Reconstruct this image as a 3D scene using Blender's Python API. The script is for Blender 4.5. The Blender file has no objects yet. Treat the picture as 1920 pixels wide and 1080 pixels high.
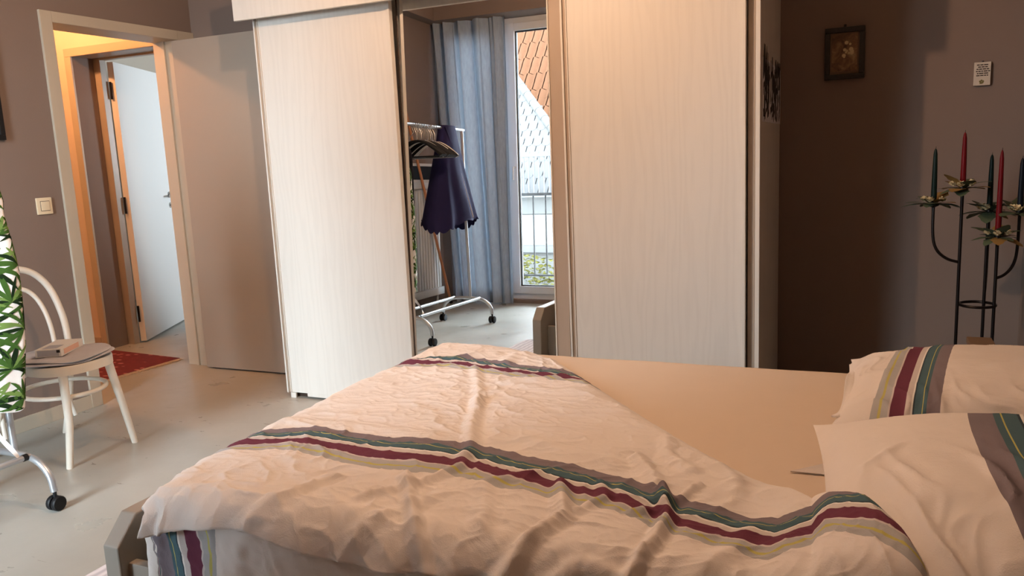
import bpy, bmesh, math, random
import numpy as np
from mathutils import Vector, Matrix, noise
R_ = math.radians
PI = math.pi
random.seed(7)
sc = bpy.context.scene
COL = sc.collection

# ------------------------------------------------------------------ camera, sky, exposure
def srgb(r, g, b):
    f = lambda c: (c / 12.92 if c <= .04045 else ((c + .055) / 1.055) ** 2.4)
    return (f(r / 255), f(g / 255), f(b / 255), 1.0)

yaw, pit, rol = R_(-23.77922), R_(-9.46386), R_(-2.62739)
fwd = Vector((math.sin(yaw) * math.cos(pit), math.cos(yaw) * math.cos(pit), math.sin(pit)))
rt = Vector((math.cos(yaw), -math.sin(yaw), 0)); up = rt.cross(fwd)
rt, up = rt * math.cos(rol) + up * math.sin(rol), -rt * math.sin(rol) + up * math.cos(rol)
cam_d = bpy.data.cameras.new('camera'); cam = bpy.data.objects.new('camera', cam_d); COL.objects.link(cam)
cam.matrix_world = Matrix(((rt.x, up.x, -fwd.x, 0), (rt.y, up.y, -fwd.y, 0), (rt.z, up.z, -fwd.z, 1.26), (0, 0, 0, 1)))
cam_d.sensor_width = 36; cam_d.sensor_fit = 'HORIZONTAL'; cam_d.lens = 36 * 1504.85 / 1920
cam_d.clip_start = .02
sc.camera = cam

SKY = 48.0
LAMP = 3000.0
HALL = 1250.0
sc.view_settings.view_transform = 'Standard'; sc.view_settings.look = 'None'
sc.view_settings.gamma = 1; sc.view_settings.use_curve_mapping = False
sc.view_settings.exposure = 0.13
w = bpy.data.worlds.new('overcast_sky'); sc.world = w; w.use_nodes = True
bg = w.node_tree.nodes['Background']; bg.inputs[0].default_value = (.86, .96, 1.08, 1); bg.inputs[1].default_value = SKY
pd = bpy.data.lights.new('window_portal', 'AREA'); pd.shape = 'RECTANGLE'; pd.size = 1.5; pd.size_y = 2.55
pd.cycles.is_portal = True
po = bpy.data.objects.new('window_portal', pd); COL.objects.link(po)
po.location = (-2.97, -.33, 1.33); po.rotation_euler = (R_(90), 0, 0)
pd2 = pd.copy(); pd2.size = .8; pd2.size_y = .8
po2 = bpy.data.objects.new('far_window_portal', pd2); COL.objects.link(po2)
po2.location = (-2.82, 5.9, 1.6); po2.rotation_euler = (R_(90), 0, R_(90))

# ------------------------------------------------------------------ materials
def newmat(name):
    m = bpy.data.materials.new(name); m.use_nodes = True
    return m, m.node_tree.nodes, m.node_tree.links, m.node_tree.nodes['Principled BSDF']
def N(nodes, t, **kw):
    n = nodes.new(t)
    for k, v in kw.items():
        if k.startswith('i_'):
            kk = k[2:]; n.inputs[int(kk) if kk.isdigit() else kk.replace('_', ' ')].default_value = v
        else: setattr(n, k, v)
    return n
def mix(nodes, links, fac, a, b, mode='MIX'):
    n = nodes.new('ShaderNodeMix'); n.data_type = 'RGBA'; n.blend_type = mode
    for i, v in ((0, fac), (6, a), (7, b)):
        if hasattr(v, 'links'): links.new(v, n.inputs[i])
        else: n.inputs[i].default_value = v
    return n.outputs[2]
def ramp(nodes, links, src, stops, interp='LINEAR'):
    n = nodes.new('ShaderNodeValToRGB'); cr = n.color_ramp; cr.interpolation = interp
    while len(cr.elements) < len(stops): cr.elements.new(.5)
    for e, (p, c) in zip(cr.elements, stops):
        e.position = p; e.color = c if len(c) == 4 else (*c, 1)
    links.new(src, n.inputs[0]); return n.outputs[0]
def coords(nodes, links, scale=(1, 1, 1), kind='Object'):
    t = nodes.new('ShaderNodeTexCoord'); mp = nodes.new('ShaderNodeMapping'); mp.inputs['Scale'].default_value = scale
    links.new(t.outputs[kind], mp.inputs[0]); return mp.outputs[0]
def noise_n(nodes, links, vec, scale, detail=4, rough=.55, dist=0):
    n = N(nodes, 'ShaderNodeTexNoise', i_Scale=scale, i_Detail=detail, i_Roughness=rough, i_Distortion=dist)
    links.new(vec, n.inputs['Vector']); return n.outputs['Fac']
def bump(nodes, links, b, h, strength, dist=.01):
    n = N(nodes, 'ShaderNodeBump', i_Strength=strength, i_Distance=dist); links.new(h, n.inputs['Height'])
    links.new(n.outputs[0], b.inputs['Normal'])
def plain(name, col, rough=.5, metal=0, var=.06, vs=8, bs=60, bst=.08, spec=.5, scale=(1, 1, 1)):
    m, nd, lk, b = newmat(name)
    v = coords(nd, lk, scale); f = noise_n(nd, lk, v, vs)
    lo = tuple(c * (1 - var) for c in col[:3]) + (1,); hi = tuple(min(1, c * (1 + var)) for c in col[:3]) + (1,)
    lk.new(mix(nd, lk, f, lo, hi), b.inputs['Base Color'])
    b.inputs['Roughness'].default_value = rough; b.inputs['Metallic'].default_value = metal
    b.inputs['Specular IOR Level'].default_value = spec
    if bst: bump(nd, lk, b, noise_n(nd, lk, v, bs), bst, .004)
    return m
M = {}
M['wall'] = plain('taupe_wall_paint', srgb(130, 115, 106), .85, var=.03, vs=3, bs=180, bst=.12, spec=.2)
M['ceiling'] = plain('white_ceiling_paint', srgb(212, 206, 198), .9, var=.02, spec=.2)
M['hall_wall'] = plain('hall_wall_paint', srgb(214, 200, 184), .85, var=.03, bs=150, spec=.2)
M['white_wall'] = plain('white_wall_paint', srgb(222, 220, 216), .85, var=.02, spec=.2)
M['trim'] = plain('cream_trim_paint', srgb(186, 176, 158), .45, var=.03, vs=5, bs=40, bst=.04)
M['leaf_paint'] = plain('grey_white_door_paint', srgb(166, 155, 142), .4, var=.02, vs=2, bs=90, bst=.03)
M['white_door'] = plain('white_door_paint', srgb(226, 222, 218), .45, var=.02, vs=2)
M['switch'] = plain('ivory_plastic', srgb(226, 212, 182), .35, var=.01, bst=0)
M['chrome'] = plain('brushed_steel', srgb(190, 190, 188), .25, 1, var=.03, bs=200, bst=.02)
M['silver'] = plain('silver_tube_paint', srgb(196, 200, 204), .3, .75, var=.04, vs=30, bst=0)
M['black_plastic'] = plain('black_plastic', srgb(22, 22, 24), .5, var=.1, bst=0, spec=.25)
M['black_metal'] = plain('black_wrought_metal', srgb(30, 24, 22), .35, .6, var=.2, bst=.05)
M['dark'] = plain('dark_shadow_gap_wood', srgb(58, 42, 32), .6)
M['chair_paint'] = plain('white_chair_paint', srgb(226, 219, 206), .35, var=.04, vs=14, bs=40, bst=.1)
M['cushion'] = plain('grey_seat_cloth', srgb(190, 190, 196), .9, var=.08, vs=40, bs=500, bst=.3, spec=.1)
M['bed_wood'] = plain('taupe_bed_lacquer', srgb(150, 143, 134), .42, var=.04, vs=6, bs=50, bst=.03, scale=(4, .6, 4))
M['stile'] = plain('taupe_profile_foil', srgb(172, 156, 140), .5, var=.03, scale=(8, 8, .6))
M['pvc'] = plain('white_window_pvc', srgb(214, 218, 222), .35, var=.01, bst=0)
M['gasket'] = plain('black_rubber_gasket', srgb(20, 20, 22), .7, bst=0)
M['radiator'] = plain('white_radiator_enamel', srgb(205, 205, 202), .4, var=.02)
M['pole_wood'] = plain('orange_pine', srgb(176, 118, 78), .5, var=.15, vs=6, scale=(12, 12, 1))
M['navy'] = plain('navy_crepe_cloth', srgb(34, 32, 66), .9, var=.15, vs=20, bs=300, bst=.3, spec=.1)
M['blackcloth'] = plain('black_cloth', srgb(28, 27, 33), .9, var=.15, vs=20, bs=300, bst=.3, spec=.1)
M['whiteplastic'] = plain('white_hanger_plastic', srgb(214, 212, 206), .35, bst=0)
M['candle_red'] = plain('dark_red_wax', srgb(98, 14, 20), .4, var=.08, bst=.03, spec=.15)
M['candle_green'] = plain('dark_green_wax', srgb(18, 34, 30), .4, var=.08, bst=.03, spec=.15)
M['candle_blue'] = plain('blue_black_wax', srgb(20, 25, 34), .4, var=.08, bst=.03, spec=.15)
M['leafgreen'] = plain('dull_green_silk_leaf', srgb(72, 84, 60), .7, var=.3, vs=30)
M['petal'] = plain('cream_silk_petal', srgb(206, 188, 146), .8, var=.12, vs=40)
M['gold'] = plain('antique_gold_leaf', srgb(150, 118, 66), .5, .3, var=.3, vs=50)
M['frame_dark'] = plain('black_carved_wood', srgb(34, 28, 26), .4, var=.3, vs=40, bs=70, bst=.8)
M['mat_board'] = plain('brown_mat_board', srgb(112, 92, 74), .9)
M['tile_white'] = plain('glazed_tile', srgb(206, 196, 182), .3, var=.05, vs=30)
M['ink'] = plain('dark_ink', srgb(52, 42, 38), .8, bst=0)
M['inkgreen'] = plain('olive_ink', srgb(112, 104, 62), .8, bst=0)
M['paper'] = plain('pale_paper', srgb(232, 234, 240), .8, var=.1, vs=20)
M['blackpaint'] = plain('black_paint', srgb(16, 14, 20), .6, bst=0)
M['redlacquer'] = plain('red_lacquer', srgb(142, 38, 30), .4)
M['boxwhite'] = plain('white_carton', srgb(224, 222, 218), .6, bst=0)
M['boxgrey'] = plain('grey_print', srgb(170, 172, 182), .6, bst=0)
M['boxpink'] = plain('salmon_print', srgb(222, 180, 160), .6, bst=0)
M['orange_tile'] = plain('terracotta_roof_tile', (.042, .020, .0115, 1), .8, var=.25, vs=2, spec=0)
M['tile_joint'] = plain('shadowed_roof_felt', (.018, .009, .006, 1), .9, spec=0)
M['slate_joint'] = plain('dark_slate_felt', (.014, .014, .015, 1), .9, spec=0)
M['grey_tile'] = plain('grey_roof_slate', (.036, .036, .037, 1), .8, var=.2, vs=3, spec=0)
M['ridge'] = plain('light_ridge_mortar', (.04, .04, .039, 1), .8, spec=0)
M['render_white'] = plain('white_render', (.06, .06, .058, 1), .9, spec=0)
M['rail_grey'] = plain('grey_railing_paint', (.045, .045, .046, 1), .5, spec=0)
M['hedge'] = plain('hedge_leaf', (.034, .032, .009, 1), .8, var=.5, vs=6, spec=0)
M['ground'] = plain('grey_asphalt', (.05, .05, .05, 1), .95, spec=0)

# mirror, glass, emitters
m, nd, lk, b = newmat('mirror_silvering'); b.inputs['Base Color'].default_value = (.86, .87, .86, 1); b.inputs['Metallic'].default_value = 1; b.inputs['Roughness'].default_value = 0.0; M['mirror'] = m
def thin_glass(name, tint):
    m, nd, lk, b = newmat(name); nd.remove(b)
    t = N(nd, 'ShaderNodeBsdfTransparent'); t.inputs[0].default_value = tint
    g = N(nd, 'ShaderNodeBsdfGlossy'); g.inputs['Roughness'].default_value = .01
    fr = N(nd, 'ShaderNodeFresnel', i_IOR=1.45); mx = nd.new('ShaderNodeMixShader')
    lk.new(fr.outputs[0], mx.inputs[0]); lk.new(t.outputs[0], mx.inputs[1]); lk.new(g.outputs[0], mx.inputs[2])
    lk.new(mx.outputs[0], nd['Material Output'].inputs[0]); return m
M['glass'] = thin_glass('clear_pane', (.94, .96, .95, 1))
def emit(name, col, s):
    m, nd, lk, b = newmat(name); b.inputs['Base Color'].default_value = (.9, .85, .8, 1)
    b.inputs['Emission Color'].default_value = col; b.inputs['Emission Strength'].default_value = s; return m
M['bulb'] = emit('warm_filament_bulb', (1, .62, .385, 1), LAMP)
M['hallbulb'] = emit('warm_hall_bulb', (1, .43, .16, 1), HALL)

# floor: worn grey-green paint
m, nd, lk, b = newmat('worn_grey_floor_paint')
v = coords(nd, lk); f = noise_n(nd, lk, v, 1.6, 6)
c = mix(nd, lk, f, srgb(150, 149, 142), srgb(182, 181, 173))
s1 = ramp(nd, lk, noise_n(nd, lk, coords(nd, lk, (3.2, 9, 1)), 2.2, 8, .62, 1.2), [(.0, (0, 0, 0)), (.665, (0, 0, 0)), (.69, (1, 1, 1)), (1, (1, 1, 1))])
c = mix(nd, lk, s1, c, srgb(118, 112, 102))
s2 = ramp(nd, lk, noise_n(nd, lk, v, 14, 5, .6), [(.0, (0, 0, 0)), (.735, (0, 0, 0)), (.75, (1, 1, 1)), (1, (1, 1, 1))])
c = mix(nd, lk, s2, c, srgb(214, 212, 206)); lk.new(c, b.inputs['Base Color'])
rr = ramp(nd, lk, noise_n(nd, lk, v, 5, 5), [(.3, (.26,) * 3), (.75, (.44,) * 3)]); lk.new(rr, b.inputs['Roughness'])
bump(nd, lk, b, noise_n(nd, lk, v, 24, 6), .06, .01); M['floor'] = m

# wardrobe: white stained oak foil with cathedral grain
m, nd, lk, b = newmat('white_oak_foil')
v = coords(nd, lk, (3.0, 3.0, .34)); wv = N(nd, 'ShaderNodeTexWave', wave_type='BANDS', bands_direction='X', i_Scale=2.6, i_Distortion=16.0, i_Detail=3.0, i_Detail_Scale=1.4)
lk.new(v, wv.inputs[0]); fine = noise_n(nd, lk, coords(nd, lk, (90, 90, 3)), 3, 4)
g = mix(nd, lk, .6, wv.outputs['Fac'], fine)
gr = ramp(nd, lk, g, [(.25, srgb(214, 211, 204)), (.6, srgb(218, 215, 208))]); lk.new(gr, b.inputs['Base Color'])
b.inputs['Roughness'].default_value = .5; bump(nd, lk, b, g, .05, .002); M['oak'] = m

def cloth(name, base, weave=420, wr=.5, sheen=.0, extra=None, wscale=26):
    m, nd, lk, b = newmat(name); v = coords(nd, lk)
    c = extra(nd, lk) if extra else mix(nd, lk, noise_n(nd, lk, v, 9), tuple(x * .96 for x in base[:3]) + (1,), base)
    if hasattr(c, 'links'): lk.new(c, b.inputs['Base Color'])
    b.inputs['Roughness'].default_value = .9; b.inputs['Specular IOR Level'].default_value = .12
    n1 = noise_n(nd, lk, v, wscale, 5, .6, 1.4); n2 = noise_n(nd, lk, v, weave, 2)
    h = mix(nd, lk, .18, n1, n2); bump(nd, lk, b, h, wr, .012); return m
WHITE = srgb(229, 224, 220)
def stripe_ramp(nd, lk):
    at = N(nd, 'ShaderNodeAttribute', attribute_name='stripe')
    G, T, Wt, Bu, L, Y, LG = srgb(128, 120, 128), srgb(78, 106, 116), srgb(236, 236, 232), srgb(108, 60, 78), srgb(206, 200, 198), srgb(190, 186, 112), srgb(176, 178, 180)
    st = [(0, WHITE), (.03, LG), (.10, LG), (.13, Y), (.17, LG), (.27, L), (.30, Bu), (.50, L), (.58, Wt), (.605, srgb(60, 74, 84)), (.625, T), (.73, Y), (.74, T), (.79, G), (.97, WHITE), (1, WHITE)]
    st = [(p, c) for p, c in st]
    c = ramp(nd, lk, at.outputs['Fac'], st, 'CONSTANT')
    at2 = N(nd, 'ShaderNodeAttribute', attribute_name='stripe_two')
    c2 = ramp(nd, lk, at2.outputs['Fac'], [(p, tuple(min(1, x / y) for x, y in zip(q, WHITE))) for p, q in st], 'CONSTANT')
    c = mix(nd, lk, 1.0, c, c2, 'MULTIPLY')
    return mix(nd, lk, noise_n(nd, lk, coords(nd, lk), 12), c, mix(nd, lk, 1.0, c, (.94, .93, .93, 1), 'MULTIPLY'))
M['duvet'] = cloth('striped_white_cotton', WHITE, extra=stripe_ramp, wr=.32, wscale=16)
M['pillow'] = cloth('striped_pillow_cotton', WHITE, extra=stripe_ramp, wr=.3, wscale=12)
M['sheet'] = cloth('beige_jersey_sheet', srgb(214, 198, 181), wr=.08, wscale=8)
def curtain_mat():
    m, nd, lk, b = newmat('grey_blue_curtain'); nd.remove(b)
    v = coords(nd, lk, (1, 1, .25)); f = noise_n(nd, lk, v, 60, 5)
    c = mix(nd, lk, f, srgb(136, 150, 166), srgb(172, 186, 202))
    d = N(nd, 'ShaderNodeBsdfDiffuse'); t = N(nd, 'ShaderNodeBsdfTranslucent'); mx = nd.new('ShaderNodeMixShader'); mx.inputs[0].default_value = .085
    lk.new(c, d.inputs[0]); lk.new(c, t.inputs[0]); lk.new(d.outputs[0], mx.inputs[1]); lk.new(t.outputs[0], mx.inputs[2])
    lk.new(mx.outputs[0], nd['Material Output'].inputs[0]); return m
M['curtain'] = curtain_mat()
# palm dress cloth + print
M['dress'] = cloth('white_dress_cotton', srgb(228, 222, 216), wr=.15)
M['palm1'] = plain('palm_print_dark_green', srgb(24, 40, 20), .9, var=.3, vs=20, spec=.1)
M['palm2'] = plain('palm_print_green', srgb(58, 86, 36), .9, var=.3, vs=25, spec=.1)
M['palm3'] = plain('palm_print_light_green', srgb(104, 128, 66), .9, var=.2, vs=25, spec=.1)
# red hall rug
m, nd, lk, b = newmat('red_woven_rug'); v = coords(nd, lk)
ck = N(nd, 'ShaderNodeTexVoronoi', i_Scale=11.0); lk.new(coords(nd, lk, (1, 1.8, 1)), ck.inputs['Vector'])
sp = ramp(nd, lk, ck.outputs['Distance'], [(.0, (1, 1, 1)), (.2, (1, 1, 1)), (.3, (0, 0, 0)), (1, (0, 0, 0))])
c = mix(nd, lk, noise_n(nd, lk, v, 30), srgb(84, 22, 32), srgb(124, 36, 44)); c = mix(nd, lk, sp, c, srgb(178, 112, 106))
lk.new(c, b.inputs['Base Color']); b.inputs['Roughness'].default_value = .95; bump(nd, lk, b, noise_n(nd, lk, v, 200), .4, .004); M['redrug'] = m
M['fringe'] = plain('cream_fringe', srgb(206, 190, 176), .9)
m, nd, lk, b = newmat('lilac_grey_rug'); wv = N(nd, 'ShaderNodeTexWave', i_Scale=9.0, i_Distortion=3.0, i_Detail=3.0); lk.new(coords(nd, lk), wv.inputs[0])
lk.new(mix(nd, lk, wv.outputs['Fac'], srgb(186, 180, 186), srgb(222, 216, 218)), b.inputs['Base Color']); b.inputs['Roughness'].default_value = .95; M['rug'] = m
# old painting
m, nd, lk, b = newmat('dim_flower_painting'); v = coords(nd, lk)
n1 = noise_n(nd, lk, v, 22, 6, .6, .8); c = ramp(nd, lk, n1, [(.3, srgb(62, 44, 30)), (.5, srgb(112, 84, 56)), (.62, srgb(140, 112, 76)), (.75, srgb(168, 148, 112))])
lk.new(c, b.inputs['Base Color']); b.inputs['Roughness'].default_value = .35; M['painting'] = m

# ------------------------------------------------------------------ mesh helpers
class MB:
    def __init__(s): s.v = []; s.f = []; s.mi = []; s.cur = 0
    def add(s, vs, fs):
        o = len(s.v); s.v += [tuple(x) for x in vs]; s.f += [tuple(i + o for i in f) for f in fs]; s.mi += [s.cur] * len(fs); return s
    def box(s, lo, hi, bev=0.0, mat=None):
        (x0, y0, z0), (x1, y1, z1) = lo, hi
        if bev:
            bm = bmesh.new(); bmesh.ops.create_cube(bm, size=1)
            for q in bm.verts: q.co = Vector(((x0 + x1) / 2 + q.co.x * (x1 - x0), (y0 + y1) / 2 + q.co.y * (y1 - y0), (z0 + z1) / 2 + q.co.z * (z1 - z0)))
            bmesh.ops.bevel(bm, geom=bm.edges[:], offset=min(bev, .49 * min(x1 - x0, y1 - y0, z1 - z0)), segments=2, profile=.7, affect='EDGES')
            bm.verts.index_update(); vs = [q.co.copy() for q in bm.verts]; fs = [[q.index for q in f.verts] for f in bm.faces]; bm.free()
        else:
            vs = [(x0, y0, z0), (x1, y0, z0), (x1, y1, z0), (x0, y1, z0), (x0, y0, z1), (x1, y0, z1), (x1, y1, z1), (x0, y1, z1)]
            fs = [(0, 3, 2, 1), (4, 5, 6, 7), (0, 1, 5, 4), (1, 2, 6, 5), (2, 3, 7, 6), (3, 0, 4, 7)]
        if mat is not None: vs = [mat @ Vector(p) for p in vs]
        return s.add(vs, fs)
    def tube(s, pts, r, n=10, closed=False, flat=None):
        pts = [Vector(p) for p in pts]; k = len(pts)
        rs = r if isinstance(r, (list, tuple)) else [r] * k
        tang = []
        for i in range(k):
            a = pts[(i - 1) % k] if closed or i > 0 else pts[i]; c = pts[(i + 1) % k] if closed or i < k - 1 else pts[i]
            tang.append((c - a).normalized())
        nrm = tang[0].orthogonal().normalized(); vs = []
        for i in range(k):
            t = tang[i]; nrm = (nrm - t * nrm.dot(t)).normalized(); bn = t.cross(nrm)
            for j in range(n):
                a = 2 * PI * j / n; vs.append(pts[i] + (nrm * math.cos(a) + bn * math.sin(a)) * rs[i])
        fs = []
        for i in range(k if closed else k - 1):
            i2 = (i + 1) % k
            for j in range(n): fs.append((i * n + j, i * n + (j + 1) % n, i2 * n + (j + 1) % n, i2 * n + j))
        if not closed: fs += [tuple(range(n))[::-1], tuple(range((k - 1) * n, k * n))]
        return s.add(vs, fs)
    def lathe(s, prof, c=(0, 0, 0), n=20, mat=None):
        vs = []; k = len(prof)
        for r, z in prof:
            for j in range(n):
                a = 2 * PI * j / n; vs.append(Vector((c[0] + r * math.cos(a), c[1] + r * math.sin(a), c[2] + z)))
        fs = [(i * n + j, i * n + (j + 1) % n, (i + 1) * n + (j + 1) % n, (i + 1) * n + j) for i in range(k - 1) for j in range(n)]
        fs += [tuple(range(n))[::-1], tuple(range((k - 1) * n, k * n))]
        if mat is not None: vs = [mat @ q for q in vs]
        return s.add(vs, fs)
    def prism(s, poly, axis, a, b_):
        def P(u, v, t): return {'x': (t, u, v), 'y': (u, t, v), 'z': (u, v, t)}[axis]
        n = len(poly); vs = [P(u, v, a) for u, v in poly] + [P(u, v, b_) for u, v in poly]
        fs = [tuple(range(n))[::-1], tuple(range(n, 2 * n))] + [(i, (i + 1) % n, n + (i + 1) % n, n + i) for i in range(n)]
        return s.add(vs, fs)
    def grid(s, f, nu, nv):
        vs = [f(i / (nu - 1), j / (nv - 1)) for i in range(nu) for j in range(nv)]
        return s.add(vs, [(i * nv + j, (i + 1) * nv + j, (i + 1) * nv + j + 1, i * nv + j + 1) for i in range(nu - 1) for j in range(nv - 1)])
    def build(s, name, mats, parent=None, smooth=True, ang=40):
        me = bpy.data.meshes.new(name); me.from_pydata(s.v, [], s.f)
        for mm in (mats if isinstance(mats, (list, tuple)) else [mats]): me.materials.append(M[mm])
        if any(s.mi): me.polygons.foreach_set('material_index', s.mi)
        bm = bmesh.new(); bm.from_mesh(me); bmesh.ops.recalc_face_normals(bm, faces=bm.faces[:]); bm.to_mesh(me); bm.free()
        if smooth:
            me.polygons.foreach_set('use_smooth', [True] * len(me.polygons))
            me.set_sharp_from_angle(angle=R_(ang))
        o = bpy.data.objects.new(name, me); COL.objects.link(o)
        if parent: attach(o, parent)
        return o
def attach(o, p):
    bpy.context.view_layer.update(); mw = o.matrix_world.copy(); o.parent = p
    o.matrix_parent_inverse = Matrix.Translation(p.location).inverted() if p.parent is None and not any(p.rotation_euler) else p.matrix_world.inverted()
def tag(o, label, cat, group=None, kind=None):
    o['label'] = label
    if cat: o['category'] = cat
    if group: o['group'] = group
    if kind: o['kind'] = kind
    return o
def thing(name, label, cat, loc=(0, 0, 0), group=None):
    o = bpy.data.objects.new(name, None); COL.objects.link(o); o.location = loc; o.empty_display_size = .1
    return tag(o, label, cat, group)
def struct(o, label, cat='room'):
    o['kind'] = 'structure'; o['label'] = label; o['category'] = cat; return o
def copy_part(o, parent, delta):
    c = o.copy(); COL.objects.link(c); c.parent = parent; c.matrix_parent_inverse = o.matrix_parent_inverse.copy(); return c
def copy_tree(root, loc, rot=None, label=None):
    r = root.copy(); COL.objects.link(r); r.location = loc
    if rot is not None: r.rotation_euler = rot
    if label: r['label'] = label
    for ch in root.children:
        c = ch.copy(); COL.objects.link(c); c.parent = r; c.matrix_parent_inverse = ch.matrix_parent_inverse.copy()
        for g in ch.children:
            d = g.copy(); COL.objects.link(d); d.parent = c; d.matrix_parent_inverse = g.matrix_parent_inverse.copy()
    return r
def inst(src, name, parent, mw):
    c = bpy.data.objects.new(name, src if isinstance(src, bpy.types.Mesh) else src.data); COL.objects.link(c); c.parent = parent
    c.matrix_parent_inverse = Matrix.Identity(4); c.matrix_basis = mw; return c
def lerp_tab(tab, x):
    if x <= tab[0][0]: return tab[0][1]
    for (a, b_), (c, d) in zip(tab, tab[1:]):
        if x <= c: return b_ + (d - b_) * (x - a) / (c - a)
    return tab[-1][1]
def sstep(a, b_, x):
    t = min(1, max(0, (x - a) / (b_ - a))); return t * t * (3 - 2 * t)
def arc(c, r, a0, a1, n, u, v):
    c, u, v = Vector(c), Vector(u), Vector(v)
    return [c + u * (r * math.cos(R_(a0 + (a1 - a0) * i / (n - 1)))) + v * (r * math.sin(R_(a0 + (a1 - a0) * i / (n - 1)))) for i in range(n)]

# ------------------------------------------------------------------ room shell
XL, XR, YW, YB, YBL, ZC = -3.832, .672, -.2, 4.225, 3.962, 2.9
struct(MB().box((-6.6, -.5, -.2), (.9, 7.4, 0)).build('floor', 'floor', smooth=False), 'worn grey green painted floor', 'floor')
struct(MB().box((XL - .19, YW - .3, ZC), (XR + .15, 4.4, ZC + .15)).build('ceiling', 'ceiling', smooth=False), 'plain white ceiling above the bedroom', 'ceiling')
DY0, DY1, DZ = 3.0, 3.83, 2.03
wl = MB()
wl.box((XL - .19, YW - .3, 0), (XL, DY0 - .02, ZC)); wl.box((XL - .19, DY1 + .02, 0), (XL, 4.40, ZC)); wl.box((XL - .19, DY0 - .02, DZ + .02), (XL, DY1 + .02, ZC))
struct(wl.build('wall_left', 'wall', smooth=False), 'taupe painted wall with the open doorway', 'wall')
wb = MB(); wb.box((XL, YBL, 0), (-2.4, 4.40, ZC)); wb.box((-2.4, YB, 0), (XR + .15, 4.40, ZC))
struct(wb.build('wall_back', 'wall', smooth=False), 'taupe wall behind the wardrobe and candle stand', 'wall')
struct(MB().box((XR, YW - .3, 0), (XR + .15, YB, ZC)).build('wall_right', 'wall', smooth=False), 'taupe wall at the head of the bed', 'wall')
WX0, WX1, WZ0, WZ1 = -3.74, -2.26, .035, 2.68
ww = MB(); ww.box((XL, YW - .3, 0), (WX0, YW, ZC)); ww.box((WX1, YW - .3, 0), (XR, YW, ZC)); ww.box((WX0, YW - .3, WZ1), (WX1, YW, ZC)); ww.box((WX0, YW - .3, 0), (WX1, YW, WZ0))
struct(ww.build('wall_window', 'wall', smooth=False), 'taupe wall with the tall glazed door, seen in the mirror', 'wall')
# baseboards
struct(MB().box((XL, .78, 0), (XL + .014, 2.933, .072), .003).build('baseboard_left', 'trim', smooth=False), 'low cream baseboard along the doorway wall', 'baseboard')
# door casing and lining
dc = thing('door_1', 'cream door frame with an open grey white leaf, leading to the hall', 'door', (XL, 3.4, 0)); dc['kind'] = 'structure'
MB().box((XL, DY0 - .067, 0), (XL + .016, DY0, 2.085), .003).build('casing', 'trim', dc, False)
MB().box((XL, DY1, 0), (XL + .016, YBL - .002, 2.085), .003).build('casing', 'trim', dc, False)
MB().box((XL, DY0, DZ), (XL + .016, DY1, 2.085), .003).build('casing', 'trim', dc, False)
MB().box((XL - .19, DY0 - .02, 0), (XL, DY0, DZ)).build('jamb', 'trim', dc, False)
MB().box((XL - .19, DY1, 0), (XL, DY1 + .02, DZ)).build('jamb', 'trim', dc, False)
MB().box((XL - .19, DY0 - .02, DZ), (XL, DY1 + .02, DZ + .02)).build('jamb', 'trim', dc, False)
MB().box((XL - .11, DY0, 0), (XL - .09, DY0 + .014, DZ)).build('door_stop', 'trim', dc, False)
MB().box((XL - .11, DY1 - .014, 0), (XL - .09, DY1, DZ)).build('door_stop', 'trim', dc, False)
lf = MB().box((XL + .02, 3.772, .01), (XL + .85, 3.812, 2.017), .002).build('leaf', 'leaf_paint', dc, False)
for z in (.25, 1.0, 1.75): MB().tube([(XL + .012, 3.82, z - .05), (XL + .012, 3.82, z + .05)], .009, 8).build('hinge', 'chrome', lf)
hp = [(XL + .79, 3.772, 1.05), (XL + .79, 3.73, 1.05), (XL + .78, 3.72, 1.05), (XL + .715, 3.72, 1.05)]
MB().tube(hp, .009, 8).build('handle', 'chrome', lf)

# hall behind the doorway
HY = 4.015
struct(MB().box((-6.6, 1.7, 2.6), (XL - .19, 4.18, 2.75)).build('hall_ceiling', 'ceiling', smooth=False), 'hall ceiling beyond the doorway', 'ceiling')
hw = MB(); hw.box((-6.6, HY, 0), (-4.984, HY + .16, 2.6)); hw.box((-4.114, HY, 0), (XL - .19, HY + .16, 2.6)); hw.box((-4.984, HY, 2.066), (-4.114, HY + .16, 2.6))
struct(hw.build('wall_hall', 'hall_wall', smooth=False), 'lamp lit hall wall around the second doorway', 'wall')
struct(MB().box((-6.6, 1.55, 0), (XL - .19, 1.7, 2.75)).build('wall_hall_near', 'hall_wall', smooth=False), 'near end wall of the hall', 'wall')
struct(MB().box((-6.75, 1.55, 0), (-6.6, 7.4, 2.75)).build('wall_hall_side', 'hall_wall', smooth=False), 'far side wall of the hall and back room', 'wall')
struct(MB().box((-6.6, HY - .012, 0), (-5.03, HY, .085), .003).build('baseboard_hall', 'trim', smooth=False), 'low baseboard on the hall wall', 'baseboard')
d2 = thing('door_2', 'white door standing ajar in the second frame across the hall', 'door', (-4.9, 4.1, 0)); d2['kind'] = 'structure'
MB().box((-5.024, HY - .016, 0), (-4.964, HY, 2.048), .004).build('casing', 'trim', d2, False)
MB().box((-4.134, HY - .016, 0), (-4.074, HY, 2.048), .004).build('casing', 'trim', d2, False)
MB().box((-5.024, HY - .016, 2.048), (-4.074, HY, 2.104), .004).build('casing', 'trim', d2, False)
MB().box((-4.984, HY, 0), (-4.964, HY + .16, 2.048)).build('jamb', 'wall', d2, False)
MB().box((-4.134, HY, 0), (-4.114, HY + .16, 2.048)).build('jamb', 'wall', d2, False)
MB().box((-4.984, HY, 2.048), (-4.114, HY + .16, 2.066)).build('jamb', 'leaf_paint', d2, False)
MB().box((-4.984, HY + .165, 0), (-4.905, HY + .215, 2.066), .003).build('door_frame', 'leaf_paint', d2, False)
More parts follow.
